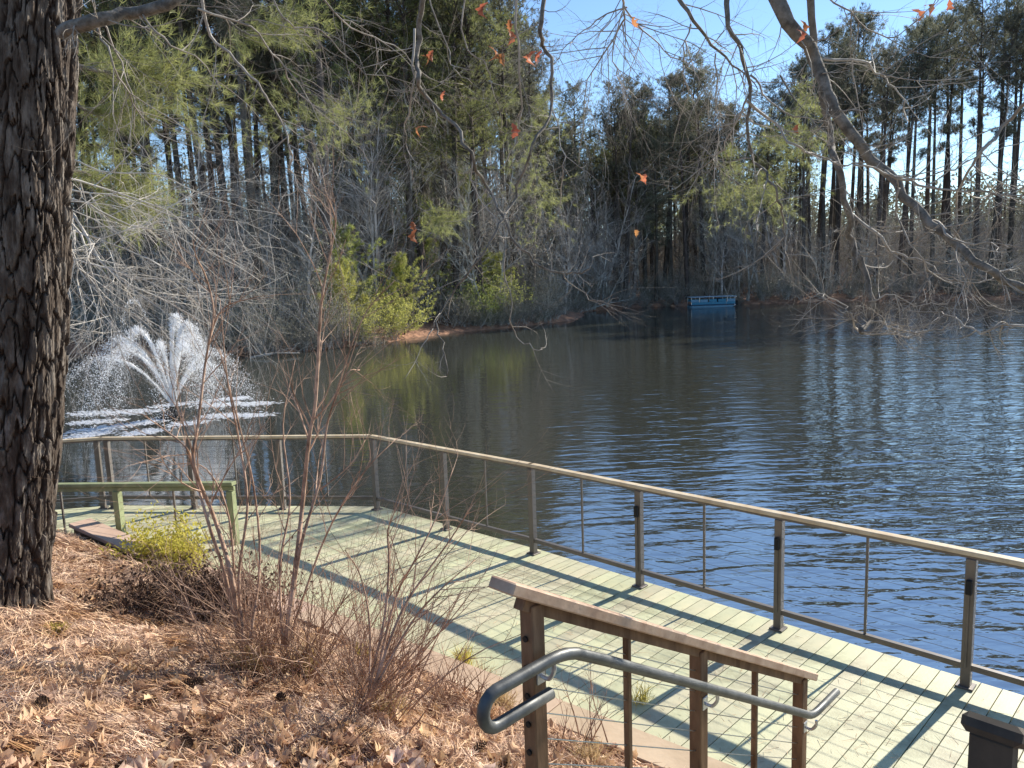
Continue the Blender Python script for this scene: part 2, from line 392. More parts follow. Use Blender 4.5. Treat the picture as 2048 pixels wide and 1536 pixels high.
# ------------------------------------------------------------------ deck
s2 = math.sqrt(.5)
FA = A3(s2, -s2, 0)      # along the long water-side fence (to the right, nearer)
FB = A3(s2, s2, 0)       # across the boards, out over the water
PA, PB_, PC = A3(-6.02, 10.93, 0), A3(-1.99, 10.40, 0), A3(.18, 8.45, 0)
SP = 1.475
PF = PC + (A3(3.34, 5.36, 0) - PC)
DC = (PF - PC) / 3
PEND = PC + DC * 7
OUT = .12
deck_poly = [(-13, 9.9), (-6.05, 11.06), (-1.95, 10.53), (.18 + .09, 8.45 + .10), (PEND[0] + .09, PEND[1] + .09),
             (PEND[0] - 2.6, PEND[1] - 2.6), (1.28, 4.1), (-5.55, 9.36), (-6.2, 8.9), (-13, 6.6)]
def clip(poly, a, b, c):
    out = []
    for i in range(len(poly)):
        p, q_ = poly[i], poly[(i + 1) % len(poly)]
        dp, dq = a * p[0] + b * p[1] - c, a * q_[0] + b * q_[1] - c
        if dp <= 0: out.append(p)
        if (dp < 0 < dq) or (dq < 0 < dp):
            t = dp / (dp - dq); out.append((p[0] + t * (q_[0] - p[0]), p[1] + t * (q_[1] - p[1])))
    return out
def extrude(mb, poly, z0, z1):
    n = len(poly)
    mb.add([(p[0], p[1], z1) for p in poly] + [(p[0], p[1], z0) for p in poly],
           f4=[(i, n + i, n + (i + 1) % n, (i + 1) % n) for i in range(n)], poly=[list(range(n))[::-1], [n + i for i in range(n)]])
mb = MB(); extrude(mb, [(p[0] * .995, p[1] * .995) for p in deck_poly], -.30, -.032)
deck = mb.build('deck', MT['joist'])
tag(deck, 'pale greenish deck of narrow boards reaching out over the pond', 'deck', kind='structure')
ts = [p[0] * s2 - p[1] * s2 for p in deck_poly]
t = min(ts); BW, GAP = .140, .007
bm_mat = MT['deck']
while t < max(ts):
    pl = clip(deck_poly, s2, -s2, t + BW - GAP); pl = clip(pl, -s2, s2, -t) if pl else []
    if len(pl) >= 3:
        c = np.mean(pl, 0); mb = MB()
        zz = random.uniform(-.0012, .0012)
        extrude(mb, [(p[0] - c[0], p[1] - c[1]) for p in pl][::-1], -.026 + zz, zz)
        link('deck_board', mb.mesh('deck_board', bm_mat), deck, (c[0], c[1], 0))
    t += BW
deb = MB(); n = 2600; u_ = rng.uniform(-7, 4.5, n); v_ = rng.uniform(.0, 1, n) ** .7
Pd = np.stack([np.interp(u_, [-7, -2, .2, 4.5], [-6, -2, .2, 4.5]), np.zeros(n), np.full(n, .006)], 1)
far_ = np.interp(Pd[:, 0], [-7, -6, -2, .2, 4.5], [10.9, 10.9, 10.4, 8.4, 4.2]); nr_ = np.interp(Pd[:, 0], [-6, 1.3, 4.5], [9.5, 4.2, 2.0]); Pd[:, 1] = nr_ + (far_ - nr_) * (1 - v_)
aa_ = rng.uniform(0, 6.28, n); slivers(deb, Pd, np.stack([np.cos(aa_), np.sin(aa_), np.full(n, .02)], 1), rng.uniform(.04, .15, n), .0035)
tag(deb.build('fallen_needles', MT['straw'], deck), 'stray pine needles blown over the deck boards', kind='stuff')
# edge board and piles
mb = MB()
for a, b in ((A3(-13, 9.9, -.14), A3(-6.05, 11.06, -.14)), (A3(-6.05, 11.06, -.14), A3(-1.95, 10.53, -.14)), (A3(-1.95, 10.53, -.14), A3(.27, 8.55, -.14)), (A3(.27, 8.55, -.14), A3(PEND[0] + .09, PEND[1] + .09, -.14))):
    s_ = unit(np.cross(b - a, [0, 0, 1])) * -.02
    bar(mb, a - s_ * -1, b - s_ * -1, .035, .22)
mb.build('edge_board', MT['joist'], deck)
for k in range(9):
    p = PC + DC * (k - 0) * .98 - FB * .25 if k < 7 else (PA if k == 7 else PB_) - A3(0, .3, 0)
    mb = MB(); tube(mb, [p + A3(0, 0, -.3), p + A3(0, 0, -2.2)], .11, 12); mb.build('deck_pile', MT['joist'], deck, smooth=True)

# ------------------------------------------------------------------ water-side fence
RH = 1.07
def fence_run(pts, posts, balusters, label, ext=None):
    """pts: end points of the run; posts / balusters: positions on the deck"""
    a, b = pts; d = unit(b - a); side = unit(np.cross(d, [0, 0, 1]))
    t = empty('cable_fence', tuple(a), label, 'fence', 'fence runs along the water edge of the deck')
    o = np.asarray(a)
    def B(name, mat_, fn, smooth=False):
        m_ = MB(); fn(m_); ob = m_.build(name, mat_, t, smooth); return ob
    B('top_rail', MT['railgold'], lambda m_: bar(m_, a - o + A3(0, 0, RH - .018) - d * .02, b - o + A3(0, 0, RH - .018) + d * .02, .078, .034, side, .004))
    B('rail_support', MT['steel'], lambda m_: bar(m_, a - o + A3(0, 0, RH - .049), b - o + A3(0, 0, RH - .049), .045, .022, side, .002))
    B('bottom_rail', MT['steel'], lambda m_: bar(m_, a - o + A3(0, 0, .165), b - o + A3(0, 0, .165), .045, .045, side, .003))
    for p in posts:
        q_ = p - o
        po = B('post', MT['steel'], lambda m_: bbox(m_, q_ + A3(0, 0, (RH - .06) / 2), side * .034, d * .034, A3(0, 0, (RH - .06) / 2), .004))
        mm = MB(); bbox(mm, q_ + A3(0, 0, .008), side * .06, d * .06, A3(0, 0, .008), .003); mm.build('base_plate', MT['steel'], po)
    for p in balusters:
        q_ = p - o
        B('baluster', MT['steel'], lambda m_: bbox(m_, q_ + A3(0, 0, (.19 + RH - .06) / 2), side * .010, d * .010, A3(0, 0, (RH - .06 - .19) / 2), .002))
    for k in range(9):
        z = .265 + k * .082
        B('cable', MT['darkcable'], lambda m_: prisms(m_, [a - o + A3(0, 0, z)], [b - o + A3(0, 0, z)], .0017, .0017, 6))
    return t, side, d, o
dA = (PB_ - PA) / 3
fence_run((PA, PB_), [PA + dA * .06, PA + dA, PA + dA * 2], [PA + dA * (k + .5) for k in range(3)],
          'middle stretch of steel cable fence, parallel to the far shore, behind the twiggy shrub')
dB = (PC - PB_) / 2
fence_run((PB_, PC), [PB_ + dB * .03, PB_ + dB], [PB_ + dB * .5, PB_ + dB * 1.5],
          'short stretch of steel cable fence between its corner and the long slanting run')
posts = [PC + DC * k for k in range(8)]
tf, side, d_, o_ = fence_run((PC, PEND), posts, [PC + DC * (k + .5) for k in range(7)],
          'long steel cable fence slanting to the near right with small post lights')
for k in range(1, 5):
    mm = MB(); q_ = PC + DC * k - o_ - FB * .052
    bbox(mm, q_ + A3(0, 0, .80), FB * .016, FA * .020, A3(0, 0, .055), .004)
    mm.build('post_light', MT['dark'], tf)
    mm = MB(); bar(mm, q_ + A3(0, 0, .17) + FB * .012, q_ + A3(0, 0, .745) + FB * .012, .012, .012, FA, .002); mm.build('light_conduit', MT['steel'], tf)
PL = A3(-13, 9.75, 0); dL = (PL - PA) / 5
fence_run((PA, PL), [PA + dL * .05] + [PA + dL * k for k in range(1, 6)], [PA + dL * (k + .5) for k in range(5)],
          'farthest left stretch of steel cable fence, mostly behind the pine trunk')

# low timber fence on the left
LFa, LFb = A3(-7.6, 10.2, 0), A3(-3.55, 9.15, 0)
n_ = unit(np.cross(LFb - LFa, [0, 0, 1])); lt = empty('timber_fence', tuple(LFa), 'low weathered green-brown timber guard fence beside the big pine trunk', 'fence')
def onL(u, v): return onplane(u, v, LFa, n_)
ra, rb = onL(60, 971), onL(468, 967); dl = unit(rb - ra)
mb = MB(); bar(mb, ra - LFa, rb - LFa, .10, .045, None, .004); mb.build('top_rail', MT['greenwood'], lt)
mb = MB(); bar(mb, ra - LFa - A3(0, 0, .06), rb - LFa - A3(0, 0, .06), .04, .05, None, .003); mb.build('rail_support', MT['greenwood'], lt)
for u, v, w_ in ((232, 1056, .042), (460, 1090, .042), (119, 1056, .012), (345, 1020, .012), (60, 1060, .042)):
    p = onL(u, 968); h = p[2] - .09
    mb = MB(); bbox(mb, (p[0] - LFa[0], p[1] - LFa[1], h / 2), n_ * w_, A3(-n_[1], n_[0], 0) * w_, A3(0, 0, h / 2), .003)
    mb.build('post' if w_ > .02 else 'baluster', MT['greenwood' if w_ > .02 else 'steel'], lt)
for k in range(5):
    mb = MB(); z = -.14 - k * .095
    prisms(mb, [ra - LFa + A3(0, 0, z)], [rb - LFa + A3(0, 0, z)], .002, .002, 5); mb.build('cable', MT['cable'], lt)

# ------------------------------------------------------------------ timber curb at the foot of the bank
CU = [A3(-5.62, 9.48, 0), A3(-3.95, 8.22, 0), A3(-2.0, 6.72, 0), A3(.2, 4.96, 0), A3(2.3, 3.28, 0)]
curb = empty('timber_curb', tuple(CU[0]), 'wide tan timber curb edging the deck at the foot of the straw bank', 'curb')
for i, (a, b) in enumerate(zip(CU[:-1], CU[1:])):
    mb = MB(); d = unit(b - a); a = a + A3(0, 0, .09 if i == 0 else 0)
    bar(mb, a - CU[0] + A3(0, 0, .155) + d * .004, b - CU[0] + A3(0, 0, .155) - d * .004, .27, .05, None, .006); mb.build('curb_board', MT['curb'], curb)
    mb = MB(); bar(mb, a - CU[0] + A3(0, 0, .062) + d * .05, b - CU[0] + A3(0, 0, .062), .20, .125, None, .004); mb.build('curb_base', MT['wood'], curb)

# ------------------------------------------------------------------ near bank
CN = A3(-.613, -.79, 0); CD = A3(.79, -.613, 0); C0 = A3(-5.6, 9.35, 0)
N1, N3 = A3(.04, 2.48, 2.11), A3(1.56, 4.0, .93)
SS = A3(s2, -s2, 0)      # towards the stairs from the stair fence
def bank_z(x, y):
    x = np.asarray(x, float); y = np.asarray(y, float)
    d = (x - C0[0]) * CN[0] + (y - C0[1]) * CN[1]; a = (x - C0[0]) * CD[0] + (y - C0[1]) * CD[1]
    d = d + np.minimum(a, 0) * .25
    z = .13 + .395 * d - .010 * d * d
    z = np.where(d < 0, .13 + d * 3, z)
    z = np.minimum(z, 3.0)
    bump = fbm(x * 1.3, y * 1.3, 4, 21) * .20 + fbm(x * 5, y * 5, 4, 31) * .075
    z = z + bump * np.clip(d * 1.2, 0, 1)
    s_ = (x - N1[0]) * SS[0] + (y - N1[1]) * SS[1]; l = (x - N1[0]) * s2 + (y - N1[1]) * s2
    st = np.where(l > -.4, 1.16 - .56 * np.maximum(l, 0), 1.16) - .22
    z = np.where((s_ > .10) & (s_ < 1.6), np.minimum(z, st), z)
    return np.where(d < -.35, -3, z)
gx = np.arange(-16, 7, .05); gy = np.arange(-7, 14, .05)
X, Y = np.meshgrid(gx, gy); Z = bank_z(X, Y)
V = np.stack([X, Y, Z], -1).reshape(-1, 3)
ii, jj = np.meshgrid(np.arange(len(gy) - 1), np.arange(len(gx) - 1), indexing='ij'); i0 = (ii * len(gx) + jj).ravel()
q = np.stack([i0, i0 + 1, i0 + 1 + len(gx), i0 + len(gx)], 1)
q = q[V[q][:, :, 2].min(1) > -.5]
used, inv = np.unique(q, return_inverse=True)
mb = MB(); mb.add(V[used], f4=inv.reshape(-1, 4))
bank = tag(mb.build('bank', MT['soil'], smooth=True), 'near bank sloping down to the deck, covered with pine straw and dead leaves', 'ground', kind='structure')

# pine straw
def bank_normal_dir(P, D):
    """push direction vectors D along the bank surface"""
    e = .05
    gz = (bank_z(P[:, 0] + D[:, 0] * e, P[:, 1] + D[:, 1] * e) - bank_z(P[:, 0], P[:, 1])) / e
    return np.stack([D[:, 0], D[:, 1], np.clip(gz, -1, 1)], 1)
def scatter(n, far=11.0, near=1.2):
    # density falls with distance from the camera so that near straw stays dense
    r = near * (far / near) ** rng.random(n); a = rng.uniform(-.85, .45, n)
    x = r * np.sin(a); y = r * np.cos(a)
    d = (x - C0[0]) * CN[0] + (y - C0[1]) * CN[1]; aa = (x - C0[0]) * CD[0] + (y - C0[1]) * CD[1]
    s_ = (x - N1[0]) * SS[0] + (y - N1[1]) * SS[1]
    ok = (d > .12 + np.where(aa < 0, -aa * .3, 0)) & ((s_ < .04))
    return x[ok], y[ok], r[ok]
x, y, r = scatter(360000)
kp = (fbm(x * 2.3, y * 2.3, 4, 91) + .17 + rng.normal(0, .08, len(x))) > 0
x, y, r = x[kp], y[kp], r[kp]
zb = bank_z(x, y); nn = len(x)
th = rng.normal(0, .9, nn) + vnoise(x * 1.1, y * 1.1, 44) * 5.0
D = bank_normal_dir(np.stack([x, y], 1), np.stack([np.cos(th), np.sin(th)], 1)); D[:, 2] += rng.normal(.03, .16, nn)
D = unit(D); P = np.stack([x, y, zb + rng.uniform(.003, .035, nn)], 1)
L = rng.uniform(.07, .19, nn); wd = rng.uniform(.0022, .0042, nn) * (1 + r * .10)
mid = P + D * (L * .5)[:, None] + np.stack([np.zeros(nn), np.zeros(nn), rng.uniform(0, .02, nn)], 1)
D2 = unit(D + rng.normal(0, .22, (nn, 3))); end = mid + D2 * (L * .5)[:, None]
s_ = unit(np.cross(D, A3(0, 0, 1) + rng.normal(0, .5, (nn, 3)))) * wd[:, None] / 2
V = np.stack([P - s_, P + s_, mid + s_, mid - s_, end], 1).reshape(-1, 3); b = (np.arange(nn) * 5)[:, None]
mb = MB(); mb.add(V, f3=np.concatenate([b + [[3, 2, 4]]]), f4=b + [[0, 1, 2, 3]])
tag(mb.build('pine_straw', MT['straw'], bank), 'loose pine straw lying thick over the bank', kind='stuff')

# dead leaves
def oak_leaf(seed, L=.12, curl=.3):
    rr = random.Random(seed); n = 7; left, rightp = [], []
    cvx, cvy = rr.uniform(-1, 1) * curl, rr.uniform(.2, 1) * curl
    for i in range(n + 1):
        t_ = i / n
        base = math.sin(math.pi * min(1, t_ * 1.02 + .02)) ** .7 * L * .30
        lobe = 1.25 if i % 2 else .60
        for sgn, lst in ((-1, left), (1, rightp)):
            w_ = base * lobe * rr.uniform(.85, 1.15)
            xx, yy = t_ * L, sgn * w_
            lst.append((xx, yy, cvx * (xx - L / 2) ** 2 / L * 2 + cvy * abs(yy) * 1.1 + rr.uniform(-.004, .004)))
    mid_ = [(i / n * L, 0, cvx * (i / n * L - L / 2) ** 2 / L * 2) for i in range(n + 1)]
    V = mid_ + left + rightp; k = n + 1; f4 = []
    for i in range(n):
        f4 += [(i, i + 1, k + i + 1, k + i), (i, 2 * k + i, 2 * k + i + 1, i + 1)]
    V += [(-L * .25, .001, .004), (-L * .25, -.001, .004)]
    return np.array(V, float), f4, (3 * k, 3 * k + 1, 0)
leaf_meshes = []
for s_i in range(8):
    V, f4, st3 = oak_leaf(s_i, .13, random.uniform(.5, 1.7)); m_ = MB(); m_.add(V, f4=f4, f3=[st3]); leaf_meshes.append(m_.mesh('fallen_leaf', MT['leaf'], True))
LF = [oak_leaf(50 + k, .12, random.uniform(.6, 1.9)) for k in range(8)]
def rotmat(n):
    q_ = rng.normal(size=(n, 4)); q_ /= np.linalg.norm(q_, axis=1, keepdims=True); return q_
def place_leaves(mbx, P, yaw, tilt, sc):
    for k in range(len(P)):
        V, f4, st3 = LF[k % 8]; c_, s_ = math.cos(yaw[k]), math.sin(yaw[k])
        R = np.array([[c_, -s_, 0], [s_, c_, 0], [0, 0, 1]]) @ np.array(Matrix.Rotation(tilt[k, 0], 3, 'X') @ Matrix.Rotation(tilt[k, 1], 3, 'Y'))
        mbx.add((V * sc[k]) @ R.T + P[k], f4=f4, f3=[st3])
x, y, r = scatter(9000, 10, 2.0)
dens = fbm(x * .9, y * .9, 3, 71) + .55 * np.clip(1 - np.hypot(x + .6, y - 3.4) / 2.2, -.4, 1)
keep = dens > rng.uniform(-.30, .50, len(x)); x, y, r = x[keep], y[keep], r[keep]
o_i = np.argsort(r); x, y, r = x[o_i], y[o_i], r[o_i]
nb_ = len(x); zb = bank_z(x, y)
vis = (r > 3.0) & (r < 6.0) & (x > -.62 * y) & (rng.random(len(x)) < .6)
ind = np.where(vis)[0][:285]
for k in ind:
    o = link('fallen_leaf', leaf_meshes[k % 8], bank, (x[k], y[k], zb[k] + .03))
    o.rotation_euler = (random.gauss(0, .22), random.gauss(0, .22), random.uniform(0, 6.28)); sc = random.uniform(.6, 1.15); o.scale = (sc, sc, sc)
rest = np.array([k for k in range(nb_) if k not in set(ind.tolist())])[:3200]
mb = MB(); place_leaves(mb, np.stack([x[rest], y[rest], zb[rest] + .025], 1), rng.uniform(0, 6.28, len(rest)), rng.normal(0, .5, (len(rest), 2)), rng.uniform(.4, 1.0, len(rest)))
tag(mb.build('leaf_litter', MT['leafm'], bank), 'dead leaves scattered through the straw', kind='stuff')

# sticks and cones lying on the straw
x, y, r = scatter(400, 6.5, 3.0); k = 0
for i in range(len(x)):
    if k >= 34: break
    if rng.random() < .5: continue
    k += 1; yw = rng.uniform(0, 6.28); Lk = rng.uniform(.15, .5); tw = []
    z0 = float(bank_z(x[i], y[i])) + .035; d0 = A3(math.cos(yw), math.sin(yw), 0)
    e1 = float(bank_z(x[i] + d0[0] * Lk, y[i] + d0[1] * Lk)) + .04 - z0
    P = catmull([A3(0, 0, 0), d0 * Lk * .5 + A3(rng.normal(0, .02), rng.normal(0, .02), e1 / 2 + .01), d0 * Lk + A3(0, 0, e1)], 3)
    mb = MB(); tube(mb, P, np.linspace(rng.uniform(.004, .008), .002, len(P)), 6, True, .1)
    link('fallen_twig', mb.mesh('fallen_twig', MT['browntwig'], True), bank, (x[i], y[i], z0))
cone = MB(); 
for i in range(60):
    t_ = i / 60; a_ = i * 2.399; rr = .026 * math.sin(math.pi * (.12 + .82 * t_)) ; c = A3(math.cos(a_) * rr * .5, math.sin(a_) * rr * .5, t_ * .075)
    o_ = A3(math.cos(a_), math.sin(a_), .5) * rr * .75; s_ = A3(-math.sin(a_), math.cos(a_), 0) * .007
    cone.add([c - s_ * .5, c + s_ * .5, c + o_ + s_, c + o_ - s_, c + o_ * 1.05 + A3(0, 0, -.004)], f4=[(0, 1, 2, 3)], f3=[(3, 2, 4)])
cone_me = cone.mesh('pine_cone', MT['mound'])
for i in range(len(x) - 12, len(x)):
    o = link('pine_cone', cone_me, bank, (x[i], y[i], float(bank_z(x[i], y[i])) + .045)); o.rotation_euler = (1.4, random.uniform(-.5, .5), random.uniform(0, 6.28))

# ------------------------------------------------------------------ stairs and stair fence
UD = unit(N3 * A3(1, 1, 0) - N1 * A3(1, 1, 0))
stairs = empty('stairs', (N1[0], N1[1], 0), 'timber stairs leading down beside the fence to the deck', 'stairs', kind='structure')
rise, run = 1.16 / 7, 2.14 / 7
for k in range(-4, 7):
    z = 1.16 - max(0, k) * rise if k >= 0 else 1.16
    if k < 0: l0, l1 = k * run, (k + 1) * run
    else: l0, l1 = k * run, (k + 1) * run
    for h in range(2):
        mb = MB(); a = UD * (l0 + h * run / 2 + .004) ; b_ = UD * (l0 + (h + 1) * run / 2 - .004 )
        c = (a + b_) / 2 + SS * .75 + A3(0, 0, z - .02)
        bbox(mb, c, (b_ - a) / 2, SS * .68, A3(0, 0, .018), .004); mb.build('tread', MT['deck'], stairs)
for sd in (.10, 1.40):
    mb = MB(); bar(mb, SS * sd + A3(0, 0, 1.0), UD * 2.2 + SS * sd + A3(0, 0, -.13), .04, .24, SS); mb.build('stringer', MT['joist'], stairs)

sf = empty('stair_fence', (N1[0], N1[1], 0), 'brown timber stair fence with cables and flat top rail sloping to the deck', 'fence')
O = A3(N1[0], N1[1], 0); SLOPE = (N3[2] - N1[2]) / np.linalg.norm((N3 - N1)[:2])
SDV = unit(UD + A3(0, 0, SLOPE)); SU = np.cross(SS, SDV); SU = SU if SU[2] > 0 else -SU
Lp = float(np.dot((N3 - N1)[:2], UD[:2]))
def at(l, z_off): return UD * l + A3(0, 0, N1[2] + SLOPE * l + z_off)
mb = MB(); bbox(mb, (at(-.14, 0) + at(Lp + .10, 0)) / 2, (at(Lp + .10, 0) - at(-.14, 0)) / 2, SS * .058, SU * .021, .005); mb.build('top_rail', MT['railwood'], sf)
mb = MB(); bbox(mb, (at(-.06, -.045) + at(Lp, -.045)) / 2, (at(Lp, -.045) - at(-.06, -.045)) / 2, SS * .022, SU * .022, .003); mb.build('rail_support', MT['wood'], sf)
for k in range(3):
    l = Lp * k / 2; zt = N1[2] + SLOPE * l - .03; zb_ = max(-.03, zt - 1.35)
    mb = MB(); bbox(mb, UD * l + A3(0, 0, (zt + zb_) / 2), UD * .031, SS * .031, A3(0, 0, (zt - zb_) / 2), .004)
    po = mb.build('post', MT['wood'], sf)
    # block with slanted metal cap on the stair side
    zc = zt - .74
    mb = MB(); bbox(mb, UD * l + SS * .062 + A3(0, 0, (zc + zb_) / 2 - .02), UD * .030, SS * .028, A3(0, 0, (zc - zb_) / 2 - .02), .003); mb.build('mounting_block', MT['wood'], po)
    mb = MB(); bbox(mb, UD * l + SS * .068 + A3(0, 0, zc + .012), UD * .040 + A3(0, 0, -.006), SS * .036 + A3(0, 0, -.010), unit(A3(.1, .1, 1)) * .012, .003); mb.build('metal_cap', MT['zinc'], po)
    if k == 0:
        for c in range(9):
            z = zt - .12 - c * .105
            for sgn in (-1,):
                mb = MB(); tube(mb, [UD * (l - .034) + A3(0, 0, z), UD * (l - .040) + A3(0, 0, z)], .011, 10); mb.build('cable_fitting', MT['dark'], po)
for k in range(2):
    l = Lp * (k + .5) / 2 ; zt = N1[2] + SLOPE * l - .06
    mb = MB(); bbox(mb, UD * l + A3(0, 0, zt - .48), UD * .011, SS * .014, A3(0, 0, .48), .002); mb.build('baluster', MT['wood'], sf)
for c in range(9):
    zo = -.14 - c * .098
    mb = MB(); prisms(mb, [at(0, zo)], [at(Lp, zo)], .0024, .0024, 6); mb.build('cable', MT['cable'], sf)

# pipe handrail, fixed to the stair side of the posts
hr = empty('pipe_handrail', (N1[0], N1[1], 0), 'round grey pipe handrail with looped top end bracketed to the stair fence', 'handrail')
PO = N1 + SS * .095
hT = onplane(1135, 1300, PO, SS) - O; hB = onplane(1625, 1432, PO, SS) - O
lT, zT = float(np.dot(hT, UD)), hT[2]; lB, zB = float(np.dot(hB, UD)), hB[2]
def hp(l, z): return UD * l + SS * .095 + A3(0, 0, z)
path = [hp(-.02, zT - .118), hp(-.16, zT - .118), hp(-.27, zT - .118)]
for k in range(1, 8):
    a_ = math.pi * k / 8; path.append(hp(-.27 - .059 * math.sin(a_), zT - .059 + -.059 * math.cos(a_)))
path += [hp(-.27, zT), hp(-.13, zT), hp(lT - .10, zT)]
for tt in (.25, .5, .75):
    p0, p1, p2 = hp(lT - .10, zT), hp(lT, zT), hp(lT + .09, zT + (zB - zT) * (.09 / (lB - lT)))
    path.append((1 - tt) ** 2 * p0 + 2 * tt * (1 - tt) * p1 + tt * tt * p2)
for f_ in (.1, .3, .5, .7, .9): path.append(hp(lT + (lB - lT) * f_, zT + (zB - zT) * f_))
p0, p1, p2 = hp(lT + (lB - lT) * .97, zT + (zB - zT) * .97), hp(lB, zB), hp(lB + .08, zB)
for tt in (0, .25, .5, .75, 1): path.append((1 - tt) ** 2 * p0 + 2 * tt * (1 - tt) * p1 + tt * tt * p2)
path.append(hp(lB + .33, zB))
mb = MB(); tube(mb, path, .0212, 18); mb.build('rail_pipe', MT['pipe'], hr, smooth=False)
for p in hr.children:
    for pl in p.data.polygons: pl.use_smooth = len(pl.vertices) == 4
for k in range(3):
    l = Lp * k / 2
    zz = zT if k == 0 else zT + (zB - zT) * (l - lT) / (lB - lT)
    a0 = UD * l + SS * .034 + A3(0, 0, zz - .085); a1 = UD * l + SS * .07 + A3(0, 0, zz - .085); a2 = hp(l, zz - .02)
    mb = MB(); tube(mb, catmull([a0, a1, a2 - A3(0, 0, .03), a2], 3), .008, 8); bbox(mb, a0 - SS * .001, UD * .02, A3(0, 0, .03), SS * .004, .002)
    mb.build('bracket', MT['zinc'], hr)

# opposite newel, its shade put into a darker timber colour
W2 = 1.40
on = onplane(1990, 1440, N1 + UD * -.02, UD)
tn = empty('newel_post', (on[0], on[1], 0), 'newel post coloured dark for its shade, wide cap cut off by the bottom right corner', 'post')
mb = MB(); bbox(mb, (0, 0, on[2] - .60), UD * .031, SS * .040, A3(0, 0, .60 - .03), .004); mb.build('post_shaft', MT['joist'], tn)
mb = MB(); a = A3(0, 0, on[2] - .022) - SDV * .045; b_ = A3(0, 0, on[2] - .022) + SDV * 2.3
bbox(mb, (a + b_) / 2, (b_ - a) / 2, SS * .056, SU * .021, .012); rl = mb.build('cap_rail', MT['joist'], tn)

# ------------------------------------------------------------------ big pine trunk on the left
def big_trunk():
    base = A3(-3.90, 5.42, 0); base[2] = bank_z(base[0], base[1]) - .12
    lean = unit(A3(.186, .02, 1)); Ht = 7.2; R0 = .275
    nh, na = 620, 300
    h = np.linspace(0, Ht, nh); a = np.linspace(0, 2 * math.pi, na, endpoint=False)
    Hh, Aa = np.meshgrid(h, a, indexing='ij')
    R = R0 * (1 - .022 * Hh) + .09 * np.exp(-Hh / .25) * (1 + .45 * np.sin(Aa * 5 + 1)) + .012 * np.sin(Hh * 1.3 + Aa)
    # plate cells: nearest and second nearest jittered point in a stretched, wrapped grid
    nu = 20; cw = 2 * math.pi / nu; chh = .27
    u = Aa / cw + fbm(np.cos(Aa) * 5 + Hh * 2.6, np.sin(Aa) * 5 + Hh, 4, 61) * 1.1; v = Hh / chh + fbm(np.cos(Aa) * 6 + 9, np.sin(Aa) * 6 + Hh * 4, 4, 62) * 1.8
    iu, iv = np.floor(u).astype(int), np.floor(v).astype(int)
    f1 = np.full(u.shape, 9.); f2 = np.full(u.shape, 9.); cid = np.zeros(u.shape)
    for du in (-1, 0, 1):
        for dv in (-1, 0, 1):
            cu, cv = iu + du, iv + dv; cm = np.mod(cu, nu)
            px_ = cu + .15 + .7 * hash2(cm, cv, 1); py_ = cv + .15 + .7 * hash2(cm, cv, 2)
            d = np.sqrt((u - px_) ** 2 + (v - py_) ** 2)
            c_ = hash2(cm, cv, 3)
            n1 = d < f1; f2 = np.where(n1, f1, np.minimum(f2, d)); cid = np.where(n1, c_, cid); f1 = np.where(n1, d, f1)
    e = f2 - f1
    plate = np.clip(e / (.08 + .26 * vnoise(np.cos(Aa) * 4 + 3, np.sin(Aa) * 4 + Hh * 5, 65)), 0, 1) ** .8
    lay = np.floor((fbm(np.cos(Aa) * 9, np.sin(Aa) * 9 + Hh * 6, 3, 63) * 1.6 + .5 + cid) * 5) / 5
    fine = fbm(np.cos(Aa) * 26 + Hh * 2, np.sin(Aa) * 26 + Hh * 9, 4, 64)
    R = R + plate * (.010 + .016 * cid) + lay * .014 * plate + fine * .020 - .02
    cx = base[0] + lean[0] * Hh + .04 * np.sin(Hh * .9); cy = base[1] + lean[1] * Hh
    V = np.stack([cx + R * np.cos(Aa), cy + R * np.sin(Aa), base[2] + Hh], -1).reshape(-1, 3)
    ii, jj = np.meshgrid(np.arange(nh - 1), np.arange(na), indexing='ij')
    q = np.stack([ii * na + jj, ii * na + (jj + 1) % na, (ii + 1) * na + (jj + 1) % na, (ii + 1) * na + jj], -1).reshape(-1, 4)
    mb = MB(); mb.add(V - base, f4=q)
    t = empty('pine_tree', tuple(base), 'thick pine trunk with plated grey bark at the left edge', 'tree')
    o = mb.build('trunk', MT['bark'], t, smooth=False)
    at_ = o.data.attributes.new('crack', 'FLOAT', 'POINT'); at_.data.foreach_set('value', (1 - np.clip(e / .20, 0, 1)).ravel().astype(np.float32))
    return t, base, lean
pine, pbase, plean = big_trunk()

